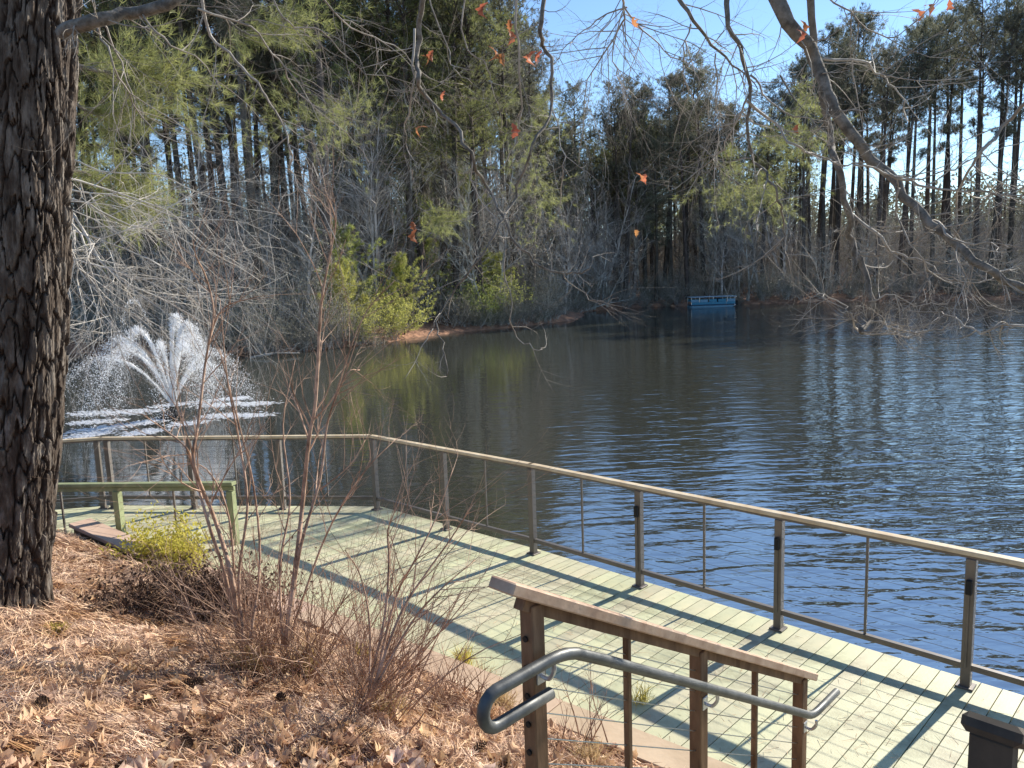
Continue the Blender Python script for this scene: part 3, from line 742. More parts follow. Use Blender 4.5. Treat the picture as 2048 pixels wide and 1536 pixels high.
# ------------------------------------------------------------------ branches traced in space
def px_path(pts, D0, D1=None):
    """pixel trace laid out at a distance running from D0 to D1 metres"""
    D1 = D0 if D1 is None else D1; out = []
    for i, (u, v) in enumerate(pts):
        d = ray(u, v); d = d / np.linalg.norm(d); t = i / max(1, len(pts) - 1)
        out.append(CAM + d * (D0 + (D1 - D0) * t + .12 * math.sin(i * 2.3 + u)))
    return np.array(out)
def grow(p, d, L, r, depth, out, bend=.25, up_=0.0, nseg=5, kids=3, spread=.7, shrink=.6, kink=.14):
    """recursive twig; out collects (p0,p1,r0,r1)"""
    step = L / nseg; q_ = np.array(p, float); d = unit(d); tips = []
    bdir = unit(rng.normal(size=3)) * bend / nseg
    for i in range(nseg):
        d = unit(d + bdir + rng.normal(0, kink, 3) + A3(0, 0, up_ / nseg))
        n_ = q_ + d * step; r0 = r * (1 - .72 * i / nseg); r1 = r * (1 - .72 * (i + 1) / nseg)
        out.append((q_, n_, r0, r1)); q_ = n_
        if depth > 0 and i >= 1 - (depth > 1):
            for _ in range(kids if rng.random() < .75 else kids - 1):
                if rng.random() < .78:
                    s_ = unit(np.cross(d, rng.normal(size=3)))
                    grow(q_, d * (1 - .25) + s_ * spread, L * shrink * rng.uniform(.55, 1.1), r1 * .62, depth - 1, out, bend, up_, max(3, nseg - 1), max(1, kids - 1 if kids > 2 else kids), spread, shrink, kink)
        tips.append((q_, d))
    return tips
def segs(mb, out, n=3):
    if out:
        P0 = np.array([o[0] for o in out]); P1 = np.array([o[1] for o in out])
        prisms(mb, P0, P1, [o[2] for o in out], [o[3] for o in out], n)
leafm2 = []
for s_i in range(4):
    V, f4, st3 = oak_leaf(200 + s_i, .11, 1.2); m_ = MB(); m_.add(V, f4=f4, f3=[st3]); leafm2.append(m_.mesh('dead_leaf', MT['redleaf'], True))
def hang_leaf(parent, p, sc=1.0):
    o = link('dead_leaf', random.choice(leafm2), parent, tuple(p))
    o.rotation_euler = (random.uniform(-.6, .6), random.uniform(1.0, 2.1), random.uniform(0, 6.28)); o.scale = (sc,) * 3

def bough(name, label, limbs, cat='branch', group=None, m='limb', tm='twig', twig=(.55, .006, 1), up_=.35, density=1.0, gravity=0.0, leaves=()):
    """limbs: list of (pixel trace, D0, D1, r0, r1); first point gives the origin"""
    P0 = px_path(limbs[0][0], limbs[0][1], limbs[0][2])[0]
    t = empty(name, tuple(P0), label, cat, group); tw = []
    for k, (pts, D0, D1, r0, r1) in enumerate(limbs):
        P = catmull(px_path(pts, D0, D1), 4)
        P = P + np.stack([fbm(np.arange(len(P)) * .7, np.full(len(P), c * 9. + k), 2, 80) * .05 for c in range(3)], 1)
        R = r0 + (r1 - r0) * np.linspace(0, 1, len(P)) ** .8
        mb = MB(); tube(mb, P - P0, R, 8 if r0 > .02 else 6, True, .07); mb.build('limb' if r0 > .012 else 'branchlet', MT[m if r0 > .012 else tm], t, smooth=True)
        T = unit(np.gradient(P, axis=0))
        for i in range(2, len(P)):
            for _ in range(2):
                if rng.random() < .42 * density:
                    s_ = unit(np.cross(T[i], rng.normal(size=3)))
                    grow(P[i] - P0, T[i] * .55 + s_ * .75 + A3(0, 0, gravity), twig[0] * rng.uniform(.35, 1.3), min(twig[1], R[i] * .7), twig[2], tw, .9, up_, 5, 2, .6, .6, .10)
    if tw:
        mb = MB(); segs(mb, tw, 4); tag(mb.build('twigs', MT[tm], t), kind='stuff')
    for (u, v) in leaves:
        d = unit(ray(u, v)); hang_leaf(t, CAM + d * (limbs[0][1] + .05) - P0, random.uniform(.5, .85))
    return t

G1 = 'bare branches hanging over the water from the tree on the near bank'
bough('overhanging_branch', 'thick grey limb slanting down from the top edge to the right edge', [
    ([(1520, -60), (1580, 45), (1625, 110), (1652, 185), (1700, 260), (1762, 335), (1830, 408), (1900, 478), (1965, 532), (2060, 580)], 5.6, 5.0, .050, .020),
    ([(1652, 120), (1720, 128), (1762, 150), (1800, 190), (1822, 240)], 5.5, 5.9, .010, .003),
    ([(1770, 345), (1820, 365), (1887, 378), (1980, 387), (2060, 388)], 5.3, 4.9, .010, .004),
    ([(1860, 440), (1905, 475), (1960, 485), (2020, 500)], 5.2, 4.7, .009, .002),
    ([(1800, 380), (1790, 430), (1830, 500), (1880, 560), (1930, 570)], 5.2, 5.1, .008, .002),
], group=G1, twig=(.55, .0045, 1), up_=.3, density=1.05, leaves=[(1592, 248), (1612, 40)])
bough('overhanging_branch', 'long dark branch dropping beside the thick limb to a knot of twigs', [
    ([(1612, -30), (1632, 100), (1642, 183), (1660, 285), (1674, 322), (1697, 420), (1704, 480), (1725, 530), (1741, 600), (1741, 642), (1716, 664)], 6.0, 5.6, .026, .018),
    ([(1697, 420), (1748, 470), (1795, 507), (1850, 526), (1906, 558), (1947, 572), (1998, 556)], 5.8, 5.3, .011, .003),
    ([(1716, 664), (1700, 630), (1680, 605), (1640, 590), (1612, 600)], 5.6, 5.4, .007, .002),
    ([(1741, 642), (1790, 655), (1850, 662), (1905, 650)], 5.6, 5.2, .007, .002),
    ([(1716, 664), (1760, 672), (1830, 668), (1880, 640)], 5.6, 5.8, .006, .002),
    ([(1741, 600), (1785, 590), (1840, 612), (1895, 605)], 5.6, 5.9, .005, .002),
], group=G1, twig=(.46, .004, 2), up_=.35, density=.95)
bough('overhanging_branch', 'slender branch with a sharp elbow left of the thick limb', [
    ([(1448, -30), (1460, 50), (1484, 114), (1498, 193), (1499, 285), (1517, 331), (1549, 368), (1564, 424), (1567, 470), (1575, 520)], 5.2, 5.4, .017, .004),
    ([(1500, 205), (1545, 250), (1590, 290), (1640, 315), (1700, 328), (1745, 330)], 5.2, 5.6, .010, .004),
    ([(1498, 193), (1470, 250), (1430, 310), (1390, 350), (1340, 380)], 5.2, 5.6, .007, .002),
    ([(1495, 150), (1540, 200), (1600, 235), (1660, 250)], 5.2, 5.0, .007, .002),
], group=G1, twig=(.5, .004, 1), up_=.2, density=.8, leaves=[(1605, 55)])
bough('overhanging_branch', 'fan of fine curling twigs spreading from the top edge against the sky', [
    ([(1235, -25), (1250, 15), (1235, 60), (1190, 130), (1170, 200), (1160, 330)], 6.0, 6.4, .011, .002),
    ([(1250, 15), (1300, 80), (1360, 120), (1430, 150)], 6.0, 6.4, .007, .002),
    ([(1250, 15), (1228, 90), (1232, 150), (1275, 200)], 6.0, 6.2, .006, .002),
    ([(1250, 15), (1180, 50), (1130, 90), (1105, 140)], 6.0, 6.2, .006, .002),
    ([(1345, -30), (1385, 45), (1435, 100), (1490, 150), (1520, 180)], 5.8, 6.0, .016, .003),
    ([(1385, 45), (1365, 110), (1372, 200), (1345, 290)], 5.8, 6.2, .006, .002),
    ([(1435, 100), (1430, 180), (1440, 260), (1420, 340)], 5.8, 6.2, .006, .002),
], group=G1, twig=(.65, .0045, 2), up_=-.4, density=1.1, leaves=[(1258, 38), (1272, 458), (1288, 345)])
bough('overhanging_branch', 'long bare branch arching in from the right edge above the blue boat shore', [
    ([(2070, 185), (2010, 250), (1960, 300), (1927, 355), (1915, 415), (1908, 460), (1935, 510)], 4.8, 5.2, .011, .003),
    ([(2070, 655), (2000, 655), (1955, 662), (1915, 640), (1890, 620)], 4.6, 4.9, .007, .003),
    ([(1640, -20), (1700, 30), (1770, 75), (1830, 50), (1880, -15)], 4.8, 4.6, .005, .002),
    ([(1700, 330), (1790, 350), (1860, 350), (1950, 320), (2060, 270)], 5.0, 5.3, .006, .003),
], group=G1, twig=(.5, .0035, 1), up_=.25, density=.75, leaves=[(1838, 15), (1856, 2), (1900, 5)])
bough('overhanging_branch', 'dark hanging stem left of the sky gap, curving right to an upturned tip', [
    ([(848, -25), (842, 40), (832, 110), (833, 155), (852, 190), (900, 240), (940, 300), (972, 370), (1003, 432), (1045, 500), (1095, 542), (1140, 550), (1170, 540), (1186, 518)], 4.9, 4.5, .018, .0035),
    ([(833, 60), (826, 160), (822, 220), (812, 262), (822, 305), (835, 340)], 4.9, 4.9, .008, .002),
    ([(852, -25), (900, 110), (905, 135), (945, 170)], 4.9, 4.7, .005, .002),
    ([(940, 300), (950, 380), (1000, 450), (1010, 540), (1020, 620), (1032, 668), (1065, 699), (1090, 690)], 4.8, 4.3, .005, .002),
    ([(1130, 548), (1150, 580), (1190, 598), (1240, 602)], 4.5, 4.3, .003, .0015),
], group=G1, twig=(.36, .0028, 1), up_=.15, density=.5, leaves=[(850, 105), (862, 100), (882, 180), (842, 246), (824, 460), (826, 440), (1030, 248)])
bough('overhanging_branch', 'two long hanging stems left of the blue sky gap with rust leaves', [
    ([(1087, -25), (1084, 60), (1084, 88), (1101, 130), (1104, 210), (1068, 290), (1030, 390), (1000, 450), (960, 510), (905, 590), (870, 660), (892, 700), (893, 752)], 5.0, 4.4, .014, .003),
    ([(1036, -25), (1034, 90), (1045, 200), (1038, 270), (1010, 330), (965, 400), (975, 470)], 5.1, 4.9, .009, .002),
    ([(1101, 200), (1118, 260), (1124, 330), (1120, 420), (1105, 480), (1098, 560)], 4.9, 4.8, .005, .002),
    ([(925, -25), (928, 80), (960, 120), (985, 170), (1000, 260)], 5.1, 5.2, .006, .002),
    ([(870, 660), (840, 700), (812, 755)], 4.5, 4.4, .003, .0015),
], group=G1, twig=(.34, .0028, 1), up_=.15, density=.5, leaves=[(1020, 40), (1024, 58), (992, 92), (1002, 104), (1074, 98), (1062, 100), (1282, 345), (966, 5)])
bough('overhanging_branch', 'thin pale branches drooping from the upper left across the dark trees', [
    ([(395, -20), (425, 70), (470, 118), (520, 180), (560, 235), (583, 300), (585, 345), (625, 400), (665, 470), (690, 560)], 5.2, 4.8, .010, .002),
    ([(400, 20), (500, 60), (560, 120), (600, 190), (680, 250), (740, 330)], 5.2, 5.6, .007, .002),
    ([(540, -20), (580, 50), (640, 60), (720, 140), (780, 150), (830, 185)], 5.4, 5.6, .006, .002),
    ([(200, 40), (240, 120), (265, 200), (272, 270), (300, 330)], 5.8, 5.6, .006, .002),
    ([(640, -20), (700, 60), (790, 90), (860, 160), (930, 170)], 5.4, 5.8, .006, .002),
], group=G1, twig=(.55, .003, 2), up_=-.25, density=.7)
bough('pine_limb', 'dark pine limb leaving the big trunk and crossing the top left corner', [
    ([(120, 70), (190, 40), (260, 25), (330, 8), (420, -30)], 5.6, 5.2, .045, .028),
    ([(190, 40), (215, 100), (250, 170), (290, 240), (330, 270)], 5.5, 5.3, .008, .003),
    ([(280, 20), (330, 80), (400, 120), (440, 180)], 5.4, 5.2, .007, .003),
], cat='limb', twig=(.6, .004, 1), up_=-.2, density=.5)
bough('drooping_branches', 'tangle of pale drooping branches behind the big trunk above the fountain', [
    ([(90, 380), (150, 430), (200, 520), (260, 570), (330, 600), (420, 650)], 9.5, 9.0, .020, .004),
    ([(90, 385), (160, 470), (190, 560), (215, 620), (240, 660)], 9.2, 9.0, .014, .004),
    ([(90, 380), (180, 410), (260, 450), (350, 470), (470, 530)], 9.8, 9.4, .014, .004),
    ([(100, 350), (220, 380), (330, 420), (420, 500), (520, 560)], 9.8, 9.8, .014, .004),
    ([(100, 400), (140, 500), (160, 570), (170, 640), (130, 690)], 9.0, 8.8, .012, .003),
    ([(100, 440), (200, 480), (300, 520), (380, 580), (440, 600)], 9.4, 9.0, .012, .003),
    ([(110, 500), (220, 540), (290, 560), (380, 560), (460, 610)], 9.2, 9.0, .010, .003),
    ([(90, 420), (150, 520), (230, 610), (300, 640), (360, 700)], 9.4, 9.1, .010, .003),
    ([(100, 370), (250, 400), (380, 440), (470, 440), (560, 480)], 10.2, 10.0, .012, .003),
    ([(100, 300), (200, 340), (320, 350), (430, 400), (560, 430)], 10.4, 10.2, .012, .003),
], cat='branches', m='palet', tm='palet', twig=(1.3, .006, 2), up_=-.35, density=1.05)
# pine sprays on the near pine: needles in tufts along drooping shoots
def needle_tufts(mb, tips, n=34, L=.16, wd=.0028):
    P = np.repeat(np.array([t_[0] for t_ in tips]), n, 0); D = np.repeat(np.array([t_[1] for t_ in tips]), n, 0)
    P = P - D * rng.uniform(0, .10, (len(P), 1))
    D = unit(D * .9 + rng.normal(0, .55, D.shape)); slivers(mb, P, D, rng.uniform(.6, 1.15, len(P)) * L, wd)
def pine_spray(pts, D0, r0, label, rad=.55, m='spray'):
    P = catmull(px_path(pts, D0, D0 + .4), 4); O_ = P[0]; t = empty('pine_spray', tuple(O_), label, 'branch', 'green pine boughs hanging in front of the far woods')
    mb = MB(); tube(mb, P - O_, np.linspace(r0, .006, len(P)), 6); mb.build('limb', MT['limb'], t, smooth=True)
    tw = []; tips = []
    T = unit(np.gradient(P, axis=0))
    for i in range(2, len(P)):
        for _ in range(4):
            s_ = unit(np.cross(T[i], rng.normal(size=3))); s_[2] *= .5
            tt = grow(P[i] - O_, T[i] * .6 + s_ * .8, rad * rng.uniform(.4, 1.2), .005, 1, tw, .5, .2, 4, 2, .7, .6)
            tips += tt[1:]
    mb = MB(); segs(mb, tw); mb.build('twigs', MT['twig'], t)
    tips += [(o[1], unit(o[1] - o[0])) for o in tw if rng.random() < .5]
    mb = MB(); needle_tufts(mb, tips, 13, .17, .006); mb.build('needles', MT[m], t)
pine_spray([(120, 120), (190, 140), (260, 150), (350, 165)], 10.5, .03, 'large green pine bough right beside the upper part of the big trunk', .9)
pine_spray([(130, 190), (180, 225), (240, 235)], 10.5, .02, 'small pine bough just under the large bough beside the trunk', .6)
pine_spray([(110, 340), (170, 345), (215, 380), (250, 395)], 11, .02, 'green pine bough low beside the big trunk above the tangle of branches', .7)
pine_spray([(430, 20), (500, 70), (560, 60)], 14, .02, 'pine bough high up left of the centre over the sky gap', .9)
pine_spray([(1560, 150), (1590, 200), (1630, 250), (1600, 290)], 18, .02, 'green pine bough hanging behind the thick limb right of centre', .9)
pine_spray([(1400, 290), (1440, 330), (1480, 370), (1530, 385)], 18, .02, 'yellow-green pine bough low between the bare branches right of centre', 1.0)
pine_spray([(1040, 150), (1060, 230), (1070, 330), (1085, 420)], 20, .02, 'long drooping column of green pine boughs at the left side of the sky gap', 1.0)
pine_spray([(830, 410), (860, 430), (880, 445)], 22, .015, 'small green pine bough in the dark middle of the woods', .8)
pine_spray([(600, 190), (650, 225), (700, 240), (560, 250)], 17, .02, 'broad sunlit pine bough in front of the dark woods left of centre', 1.3)

# ------------------------------------------------------------------ far woods: pine kinds
def pine_kind(seed, H, crown0, width, dens, m='needle', dead=.5, tuftn=6):
    global rng
    old = rng; rng = np.random.default_rng(seed)
    parts = {}
    mb = MB(); k = 14; zs = np.linspace(-.6, H, k); bx, by = rng.normal(0, .25, 2)
    P = np.stack([bx * np.sin(zs / H * 2.2) , by * np.sin(zs / H * 3), zs], 1)
    R = (.021 * H ** .9) * (1 - zs.clip(0) / H) ** .75 * .75 + .02
    tube(mb, P, R, 8, True, .05)
    ax = lambda z: A3(np.interp(z, zs, P[:, 0]), np.interp(z, zs, P[:, 1]), z)
    seg = []; tp = []; td = []
    nb = int(60 * dens)
    for i in range(nb):
        t = rng.random() ** .8; z = H * (crown0 + (1 - crown0) * t); az = rng.uniform(0, 2 * math.pi)
        Lb = width * (math.sin(math.pi * min(1, (.22 + .78 * (1 - t)) )) ** .8 * .8 + .25) * rng.uniform(.6, 1.15) * (1 if t < .9 else .6)
        el = rng.uniform(-.15, .35) + t * .55
        d = A3(math.cos(az) * math.cos(el), math.sin(az) * math.cos(el), math.sin(el)); p = ax(z); r = .02 + .012 * Lb
        ns = 5
        for s_ in range(ns):
            n_ = p + d * Lb / ns; seg.append((p, n_, r, r * .75)); r *= .75; p = n_; d = unit(d + rng.normal(0, .14, 3) + A3(0, 0, .10))
            for _ in range(3 if s_ > 0 else 1):
                sd = unit(d * .5 + unit(np.cross(d, rng.normal(size=3))) * .8 + A3(0, 0, .15)); l2 = Lb * rng.uniform(.15, .34) * (1.2 - s_ * .12)
                q_ = p + sd * l2; seg.append((p, q_, r * .5, .006))
                for f_ in (.35, .6, .8, 1.0):
                    tp.append(p + sd * l2 * f_ + rng.normal(0, .07, 3)); td.append(sd)
    # dead stubs and thin lower branches
    for i in range(int(26 * dead)):
        z = H * rng.uniform(.18, crown0 + .1); az = rng.uniform(0, 6.28); d = A3(math.cos(az), math.sin(az), rng.uniform(-.35, .2)); p = ax(z); Lb = rng.uniform(.6, 2.4)
        grow(p, d, Lb, .022, 1, seg, .5, -.2, 4, 2, .6, .55)
    tp = np.array(tp); td = np.array(td)
    nd = MB(); n = tuftn
    keep_ = rng.random(len(tp)) < .8; tp, td = tp[keep_], td[keep_]
    Pn = np.repeat(tp, n, 0) + rng.normal(0, .05, (len(tp) * n, 3)); Dn = unit(np.repeat(td, n, 0) * .8 + rng.normal(0, .6, Pn.shape) + A3(0, 0, .2))
    slivers(nd, Pn, Dn, rng.uniform(.2, .36, len(Pn)), rng.uniform(.03, .055, len(Pn)))
    bm_ = MB(); segs(bm_, seg)
    res = (mb.mesh('trunk', MT['farbark'], True), bm_.mesh('branches', MT['farbark']), nd.mesh('crown', MT[m]))
    rng = old; return res
def bare_kind(seed, H, nstem=1, lean=.15, depth=3, leafy=0):
    global rng
    old = rng; rng = np.random.default_rng(seed); seg = []
    for s_ in range(nstem):
        d = unit(A3(rng.normal(0, lean), rng.normal(0, lean), 1)); p = A3(rng.normal(0, .12), rng.normal(0, .12), -.3)
        ns = 9; r = .011 * H; L = H * rng.uniform(.75, 1)
        for i in range(ns):
            n_ = p + d * L / ns; seg.append((p, n_, r, r * .86)); r *= .84; p = n_; d = unit(d + rng.normal(0, .10, 3) + A3(0, 0, .05))
            if i >= 2:
                for _ in range(3):
                    sd = unit(d * .75 + unit(np.cross(d, rng.normal(size=3))) * .75)
                    grow(p, sd, L * rng.uniform(.16, .30) * (1.15 - i * .06), r * .55, depth - 1, seg, .6, .15, 5, 2, .65, .62)
    mb = MB(); segs(mb, seg)
    res = [mb.mesh('branches', MT['fartwig'])]
    if leafy:
        e_ = [s_ for s_ in seg if s_[2] < .03]; idx = rng.choice(len(e_), leafy)
        P = np.array([e_[i][1] for i in idx]) + rng.normal(0, .07, (leafy, 3)); lf = MB(); leafquads(lf, P, rand_unit(leafy), rng.uniform(.07, .13, leafy), rng.uniform(.035, .06, leafy))
        res.append(lf.mesh('foliage', MT['shrubleaf']))
    rng = old; return res
def bush_kind(seed, H, W_, n, leafm='shrubleaf', ls=.11):
    global rng
    old = rng; rng = np.random.default_rng(seed); seg = []
    for s_ in range(26):
        az = rng.uniform(0, 6.28); d = unit(A3(math.cos(az) * W_ / H * .7, math.sin(az) * W_ / H * .7, 1)); p = A3(rng.normal(0, .25), rng.normal(0, .25), -.2)
        grow(p, d, H * rng.uniform(.6, 1.05), .02, 2, seg, .6, .1, 5, 2, .6, .5)
    mb = MB(); segs(mb, seg)
    idx = rng.choice(len(seg), n); P = np.array([seg[i][1] for i in idx]) + rng.normal(0, .08, (n, 3))
    lf = MB(); leafquads(lf, P, unit(rand_unit(n) + A3(0, 0, .3)), rng.uniform(.7, 1.3, n) * ls, rng.uniform(.35, .6, n) * ls)
    res = [mb.mesh('branches', MT['fartwig']), lf.mesh('foliage', MT[leafm])]
    rng = old; return res
def young_kind(seed, H):
    global rng
    old = rng; rng = np.random.default_rng(seed); seg = []; tp = []; td = []
    for i in range(34):
        t = i / 34; z = H * (.06 + .92 * t) + rng.normal(0, .15); az = i * 2.4 + rng.normal(0, .6); Lb = (H * .50 * (1 - t) ** .6 + .25) * rng.uniform(.45, 1.25)
        d = unit(A3(math.cos(az), math.sin(az), .25 + t * .8)); p = A3(0, 0, z); r = .02
        for s_ in range(4):
            n_ = p + d * Lb / 4; seg.append((p, n_, r, r * .7)); r *= .7; p = n_; d = unit(d + A3(0, 0, .16) + rng.normal(0, .1, 3))
            tp.append(p); td.append(d)
            for _ in range(2):
                sd = unit(d + unit(np.cross(d, rng.normal(size=3))) * .8); q_ = p + sd * Lb * .22; seg.append((p, q_, .008, .004)); tp += [q_, (p + q_) / 2]; td += [sd, sd]
    mb = MB(); tube(mb, [A3(0, 0, -.3), A3(0, 0, H * .5), A3(.03, 0, H)], [.06, .035, .01], 6); b2 = MB(); segs(b2, seg)
    tp, td = np.array(tp), np.array(td); n = 26; nd = MB(); Pn = np.repeat(tp, n, 0) + rng.normal(0, .04, (len(tp) * n, 3))
    slivers(nd, Pn, unit(np.repeat(td, n, 0) * .7 + rng.normal(0, .6, Pn.shape)), rng.uniform(.14, .26, len(Pn)), .022)
    res = (mb.mesh('trunk', MT['farbark'], True), b2.mesh('branches', MT['farbark']), nd.mesh('crown', MT['young']))
    rng = old; return res

TALL = [pine_kind(1, 28, .52, 3.6, 1.0, 'needleg', .8), pine_kind(2, 27, .60, 3.2, .85, 'needleg', .7), pine_kind(3, 29, .45, 3.8, 1.1, 'needle', 1.0), pine_kind(4, 26, .56, 3.0, .8, 'needleg', 1.0)]
LOW = [pine_kind(5, 24, .26, 4.2, 1.5, 'needle', .6), pine_kind(6, 22, .30, 3.8, 1.4, 'needleg', .6)]
BARE = [bare_kind(11, 12, 1, .12, 3), bare_kind(12, 10, 2, .22, 3), bare_kind(13, 14, 1, .10, 3), bare_kind(14, 7, 4, .35, 2), bare_kind(15, 9, 1, .2, 3, 900)]
BUSH = [bush_kind(21, 2.6, 1.9, 1400), bush_kind(22, 3.4, 2.2, 900), bush_kind(23, 1.9, 2.2, 1800, 'shrubleaf', .10), bush_kind(24, 4.2, 2.2, 1900)]
YOUNG = [young_kind(31, 5.5), young_kind(32, 3.8)]
BRIGHT = bush_kind(25, 3.0, 2.4, 3200, 'young', .16)

def put(kind, name, x, y, label, cat, group, H_scale=1.0, w_scale=None, z=None, rot=None):
    z = float(hill_z(x, y)) if z is None else z
    t = empty(name, (x, y, z - .05), label, cat, group); t.rotation_euler = (random.gauss(0, .035), random.gauss(0, .035), random.uniform(0, 6.28) if rot is None else rot)
    s_ = w_scale or H_scale; t.scale = (s_, s_, H_scale)
    for me in kind: link(me.name.split('.')[0], me, t)
    return t
def zone(u):
    for lim, ph in ((170, 'behind the big trunk'), (330, 'behind the fountain'), (500, 'just right of the fountain'), (650, 'behind the tallest bare shrub'),
                    (790, 'left of the orange straw bank'), (930, 'behind the orange straw bank'), (1080, 'just left of the sky gap'), (1220, 'under the sky gap'),
                    (1370, 'left of the blue boat'), (1480, 'behind the blue boat'), (1640, 'right of the blue boat'), (1850, 'behind the thick limb'), (1980, 'right of the thick limb')):
        if u < lim: return ph
    return 'near the right edge'
def row(d): return 'at the waterline' if d < 3.5 else 'just behind the shore' if d < 12 else 'deeper in the woods' if d < 24 else 'deepest in the woods'
def pixx(x, y): return 1024 + F * x / (y * cp)

rg = random.Random(5)
# landmarks first
lm = [(LOW[0], -2.2, 60.5, 1.12, 'broad dark pine with low boughs at the tip of the orange straw bank'),
      (TALL[2], -6.2, 60, 1.05, 'thick straight pine trunk standing behind the small orange straw bank'),
      (TALL[0], 8.6, 93, .84, 'rounded pine top alone in the blue sky gap'),
      (TALL[3], 16.2, 91, .90, 'tall dark pine with dense round crown just right of the sky gap'),
      (TALL[1], 23.5, 92, .93, 'slim pine rising directly behind the blue boat')]
for k, x, y, s_, lb in lm: put(k, 'pine_tree', x, y, lb, 'pine tree', 'pines of the far woods', s_)
placed = [(a[1], a[2]) for a in lm]
def free(x, y, m): return all((x - a) ** 2 + (y - b) ** 2 > m * m for a, b in placed)
cnt = 0; tries = 0
while cnt < 250 and tries < 20000:
    tries += 1
    x = rg.uniform(-62, 98); y = rg.uniform(36, 135)
    d = float(shore_dist(x, y))
    if d < 2.5 or d > 48 or not free(x, y, 1.9 + d * .02): continue
    u = pixx(x, y)
    if u < -260 or u > 2330: continue
    if rg.random() > .95 - d / 90: continue
    if -8.5 < x < -3 and y < 56 : continue
    hs = rg.uniform(.92, 1.12)
    if u > 1060:
        top = np.interp(u, [1060, 1110, 1150, 1205, 1250, 1330, 1400, 1450, 1520, 1570, 1640, 1700, 1790, 1850, 2000, 2300], [60, 215, 235, 265, 180, 150, 175, 205, 225, 150, 140, 95, 135, 95, 65, 40])
        hz = 768 - F * math.tan(PI_) - (u - 1024) * math.tan(RO)
        need = CH + (hz - top + rg.uniform(-75, 5)) / F * math.hypot(x, y) - float(hill_z(x, y))
        hs = need / 28
        if hs < .35: continue
    if False: hs = rg.uniform(.55, .66) * (y / 88)
    if u > 1600 and d > 14 and rg.random() < .5: continue
    if u < 1080:
        k = rg.choice(LOW + [TALL[2], TALL[0]] if d < 12 else TALL + [TALL[2]])
    else: k = rg.choice(TALL if (d < 20 or u > 1640) and rg.random() < .75 else LOW)
    if 330 < u < 600 or u > 1600: k = rg.choice([TALL[0], TALL[1], TALL[3]])
    lbl = {0: 'tall pine', 1: 'slim high-crowned pine', 2: 'tall full pine', 3: 'narrow pine'}.get(next((i for i, q_ in enumerate(TALL) if q_ is k), 9), 'pine with low boughs' if k is LOW[0] else 'dark low-branched pine')
    put(k, 'pine_tree', x, y, '%s %s, %s' % (lbl, zone(u), row(d)), 'pine tree', 'pines of the far woods', hs, max(hs, .7) * rg.uniform(.9, 1.15) * (.82 if u > 1600 else 1))
    placed.append((x, y)); cnt += 1
# bare trees of the understorey
cnt = 0; tries = 0
while cnt < 290 and tries < 20000:
    tries += 1; x = rg.uniform(-58, 85); y = rg.uniform(36, 120); d = float(shore_dist(x, y))
    if d < .8 or d > 34: continue
    u = pixx(x, y)
    if u < -220 or u > 2280 or rg.random() > 1.05 - d / 34: continue
    if -7.5 < x < -3.6 and y < 55: continue
    ki = rg.randrange(len(BARE)); hs = rg.uniform(.8, 1.8) if u < 1080 else rg.uniform(.85, 1.55)
    if 360 < u < 580: hs *= .62
    if u > 1600: hs *= .62
    nm = ('bare grey tree', 'forked bare tree', 'tall bare tree', 'bare many-stemmed tree', 'thin tree with a few leaves')[ki]
    put(BARE[ki], 'bare_tree', x, y, '%s %s, %s' % (nm, zone(u), row(d)), 'bare tree', 'bare trees of the far understorey', hs)
    cnt += 1
# shore bushes along the waterline and behind it
cum = [0]
for a, b in zip(SHORE[:-1], SHORE[1:]): cum.append(cum[-1] + float(np.hypot(*(b - a))))
def along(s_):
    i = max(0, min(len(SHORE) - 2, int(np.searchsorted(cum, s_)) - 1)); t = (s_ - cum[i]) / (cum[i + 1] - cum[i]); a, b = SHORE[i], SHORE[i + 1]
    p = a + (b - a) * t; d = unit(b - a); return p, A3(-d[1], d[0])
for q_x in list(np.arange(-19, -8.2, .85)) + list(np.arange(-3.4, 4.5, .9)):
    q_y = float(np.interp(q_x, SHORE[:, 0], SHORE[:, 1])) + rg.uniform(.25, .9); u = pixx(q_x, q_y); ki = rg.choice([0, 2, 3])
    put(BUSH[ki], 'bush', q_x, q_y, '%s dipping to the water %s' % (('round grey-green bush', '', 'low spreading leafy bush', 'tall leafy bush')[ki], zone(u)), 'bush', 'bushes along the far shore', rg.uniform(.55, .95))
s_ = cum[2] + 4; nb_ = 0
while s_ < cum[-4]:
    p, n_ = along(s_)
    if not (-7.6 < p[0] < -4.2):
        for _ in range(3):
            off = rg.uniform(.3, 1.6) + _ * 3.0; q_ = p + n_ * off + A3(rg.uniform(-.8, .8), 0)[:2]
            if float(shore_dist(q_[0], q_[1])) < .15: continue
            u = pixx(q_[0], q_[1])
            if -150 < u < 2250:
                ki = rg.randrange(4)
                nm = ('round grey-green bush', 'open twiggy bush', 'low spreading leafy bush', 'tall leafy bush')[ki]
                put(BUSH[ki], 'bush', float(q_[0]), float(q_[1]), '%s %s, %s' % (nm, zone(u), ('at the waterline', 'just behind the waterline', 'in the second row')[_]), 'bush', 'bushes along the far shore', rg.uniform(.65, 1.15))
                nb_ += 1
    s_ += rg.uniform(1.6, 2.6)
